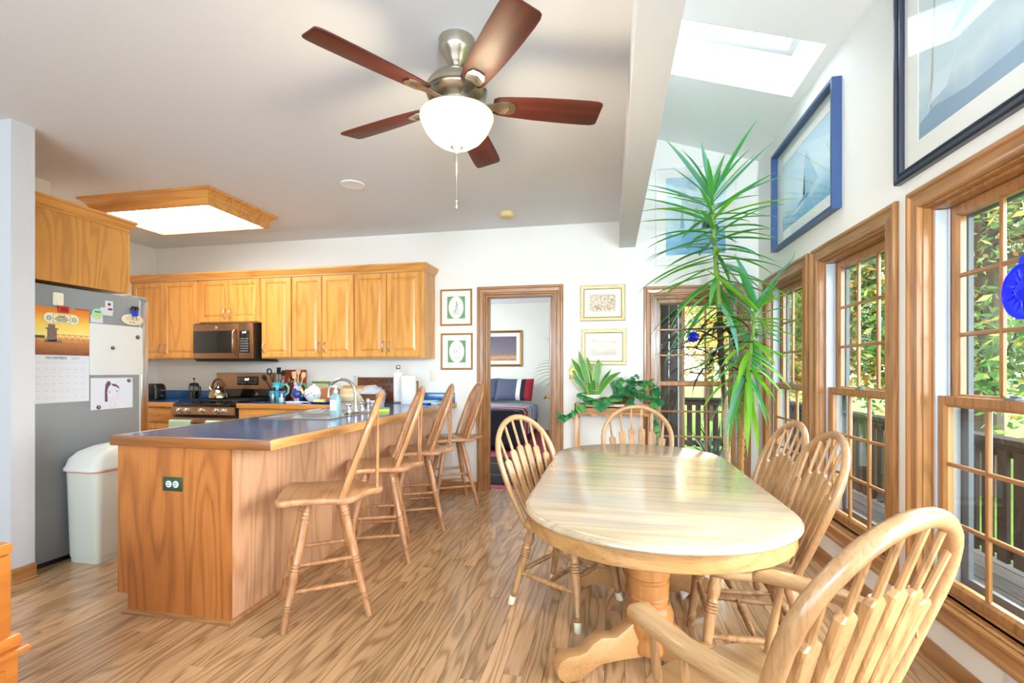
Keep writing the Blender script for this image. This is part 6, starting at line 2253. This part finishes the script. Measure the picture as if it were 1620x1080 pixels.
# ================================================================== BEDROOM
bd = thing('bed', 'bed with a striped maroon, navy and white comforter seen through the doorway', 'bed', (-2.35, 8.35, 0))
NAVYC = plain('navy_comforter', '1d2130', .85, vary=.2, scale=8)
MB().box(-.95, .95, -.98, 1.08, .05, .32).build('box_spring', plain('bed_base', '23232c', .8), bd, bevel=.02)
MB().box(-.97, .97, -1.0, 1.10, .32, .60).build('mattress', plain('grey_blue_sheet', '7f8aa6', .85), bd, bevel=.05, seg=3)
cf = empty('comforter')
cf.parent = bd
stripes = [('1d2130', .42), ('d4d6dc', .05), ('8c1f33', .28), ('d4d6dc', .06), ('2b3350', .10), ('d4d6dc', .07), ('8c1f33', .06), ('c7cbd6', .06), ('2b3350', .08), ('8a93ae', .32)]
y = -1.04
for c, w in stripes:
    prof = []
    for x, z in ((-1.0, .36), (-1.0, .58), (-.96, .632), (-.6, .648), (0, .652), (.6, .648), (.96, .632), (1.0, .58), (1.005, .20)):
        prof.append((x, z))
    inner = [(x * .985, z - .015) for x, z in reversed(prof)]
    poly = prof + inner
    MB().loops([[(x, y, z) for x, z in poly], [(x, y + w, z) for x, z in poly]]).build('stripe', plain('comforter_stripe', c, .85, vary=.12, scale=12), cf, smooth=40)
    y += w
MB().loops([[(x, -1.05, z) for x, z in ((-1.0, .12), (1.0, .12), (1.0, .60), (.9, .645), (-.9, .645), (-1.0, .60))], [(x, -1.03, z) for x, z in ((-1.0, .12), (1.0, .12), (1.0, .60), (.9, .645), (-.9, .645), (-1.0, .60))]]).build('foot_drop', NAVYC, cf, smooth=0)


def pillow(label, x, y, rz, tilt, mats):
    p = thing('pillow', label, 'pillow', (x, y, .66), rz, 'pillows on the bed')
    n, m = 14, 10
    for k, (u0, u1, mm) in enumerate(mats):
        vs, fs = [], []
        for sgn in (1, -1):
            for i in range(n + 1):
                for j in range(m + 1):
                    u = u0 + (u1 - u0) * i / n
                    v = -1 + 2 * j / m
                    th = .085 * (max(0, 1 - u ** 4) * max(0, 1 - v ** 4)) ** .5 + .004
                    pin = 1 - .05 * (1 - abs(u) ** 2)
                    P = Vector((u * .36, sgn * th, v * .235 * pin))
                    P = Matrix.Rotation(R(-tilt), 3, 'X') @ P
                    vs.append((P.x, P.y, P.z + .235))
        o = (n + 1) * (m + 1)
        for s in range(2):
            for i in range(n):
                for j in range(m):
                    a = s * o + i * (m + 1) + j
                    fs.append((a, a + 1, a + m + 2, a + m + 1))
        for i in range(n):
            for j in (0, m):
                a = i * (m + 1) + j
                fs.append((a, a + m + 1, o + a + m + 1, o + a))
        mb = MB()
        mb.add(vs, fs)
        mb.build('pillowcase' if k == 0 else 'case_band', mm, p, smooth=60)


SLATE = plain('slate_pillowcase', '4b5368', .85, vary=.12, scale=10)
pillow('plain slate grey pillow partly hidden by the door casing', -2.47, 9.24, 0, 25, [(-1, 1, SLATE)])
pillow('slate pillow with white, black and maroon bands at its end', -1.80, 9.16, R(-4), 28, [(-1, .15, SLATE), (.15, .38, plain('white_band', 'd5d6da', .85)), (.38, .62, plain('black_band', '191b22', .85)), (.62, 1, plain('maroon_band', '9a1f30', .85))])
dancer = ramp_mat('dusk_beach_print', [(0, '8d5c38'), (.14, 'c79a6c'), (.24, '8a7468'), (.4, '6f6a76'), (.75, '625d6c'), (1, '57535f')], lo=-.25, hi=.25, noise_amt=.15, nscale=8)
p, pr = picture('bedroom_picture', 'gold-framed dusky beach print on the bedroom wall over the bed', (-2.22, 9.5, 1.70), 0, 1.02, .715, .045, .03, plain('dark_gilt', '8a6426', .35, .6, vary=.3, scale=40), MATW, .07, dancer)
rg_ = thing('rug', 'black rug with thin pale lines on the bedroom floor at the foot of the bed', 'rug', (-1.55, 5.75, .004))
MB().box(-.85, .75, -.55, 1.1, 0, .010).build('pile', plain('black_rug', '121318', .95), rg_, bevel=.003)
for i in range(2):
    MB().box(-.85, .75, -.1 + i * .7, -.09 + i * .7, .010, .0115).build('pale_line', plain('rug_line', 'a9a9ad', .95), rg_, smooth=0)
bp_ = thing('bedroom_plant', 'potted sword-leaved plant standing behind the bedroom door jamb', 'plant', (-.62, 7.0, .004))
MB().lathe([(0, .002), (.11, .002), (.14, .26), (.15, .28), (.13, .28), (.12, .24), (0, .23)], 20).build('pot', POTT, bp_)
MB().tube([(0, 0, .2), (.02, 0, .9), (0, 0, 1.45)], [.02, .018, .012], 8).build('stem', STEMG, bp_)
for i in range(16):
    blade_leaf(bp_, (0, 0, 1.15 + .018 * i), 180 + (i * 137.5 % 150) - 75, -20 + i * 5, .5, 40, .014, YUC)

# ================================================================== DESK CORNER AT THE EDGE OF THE ROOM
ORW = wood('orange_oak', 'd98738', 'b0602a', 'Y', rough=.3, coat=.4, freq=8, bands=4, amount=.35, pores=.3)
dk = thing('writing_desk', 'orange oak desk hutch just showing at the lower corner by the partition', 'desk', (-1.985, 1.035, 0))
MB().box(-.60, 0, -.7, .26, 0, .30).build('lower_case', ORW, dk, bevel=.004)
MB().box(-.62, .025, -.72, .285, .295, .318).build('lower_moulding', ORW, dk, bevel=.009)
MB().box(-.61, .006, -.71, .268, .318, .362).build('upper_moulding', ORW, dk, bevel=.008)
MB().box(-.60, -.012, -.7, .248, .362, .635).build('upper_case', ORW, dk, bevel=.004)
MB().box(-.61, -.010, -.71, .252, .638, .675).build('top', ORW, dk, bevel=.006)
d = MB().box(-.001, .012, -.5, .22, .04, .26).build('drawer', ORW, dk, bevel=.005)
MB().lathe([(.008, 0), (.008, .012), (.017, .02), (.012, .03), (0, .032)], 14, Matrix.Translation((.012, .18, .16)) @ Matrix.Rotation(R(90), 4, 'Y')).build('knob', IRON, d)
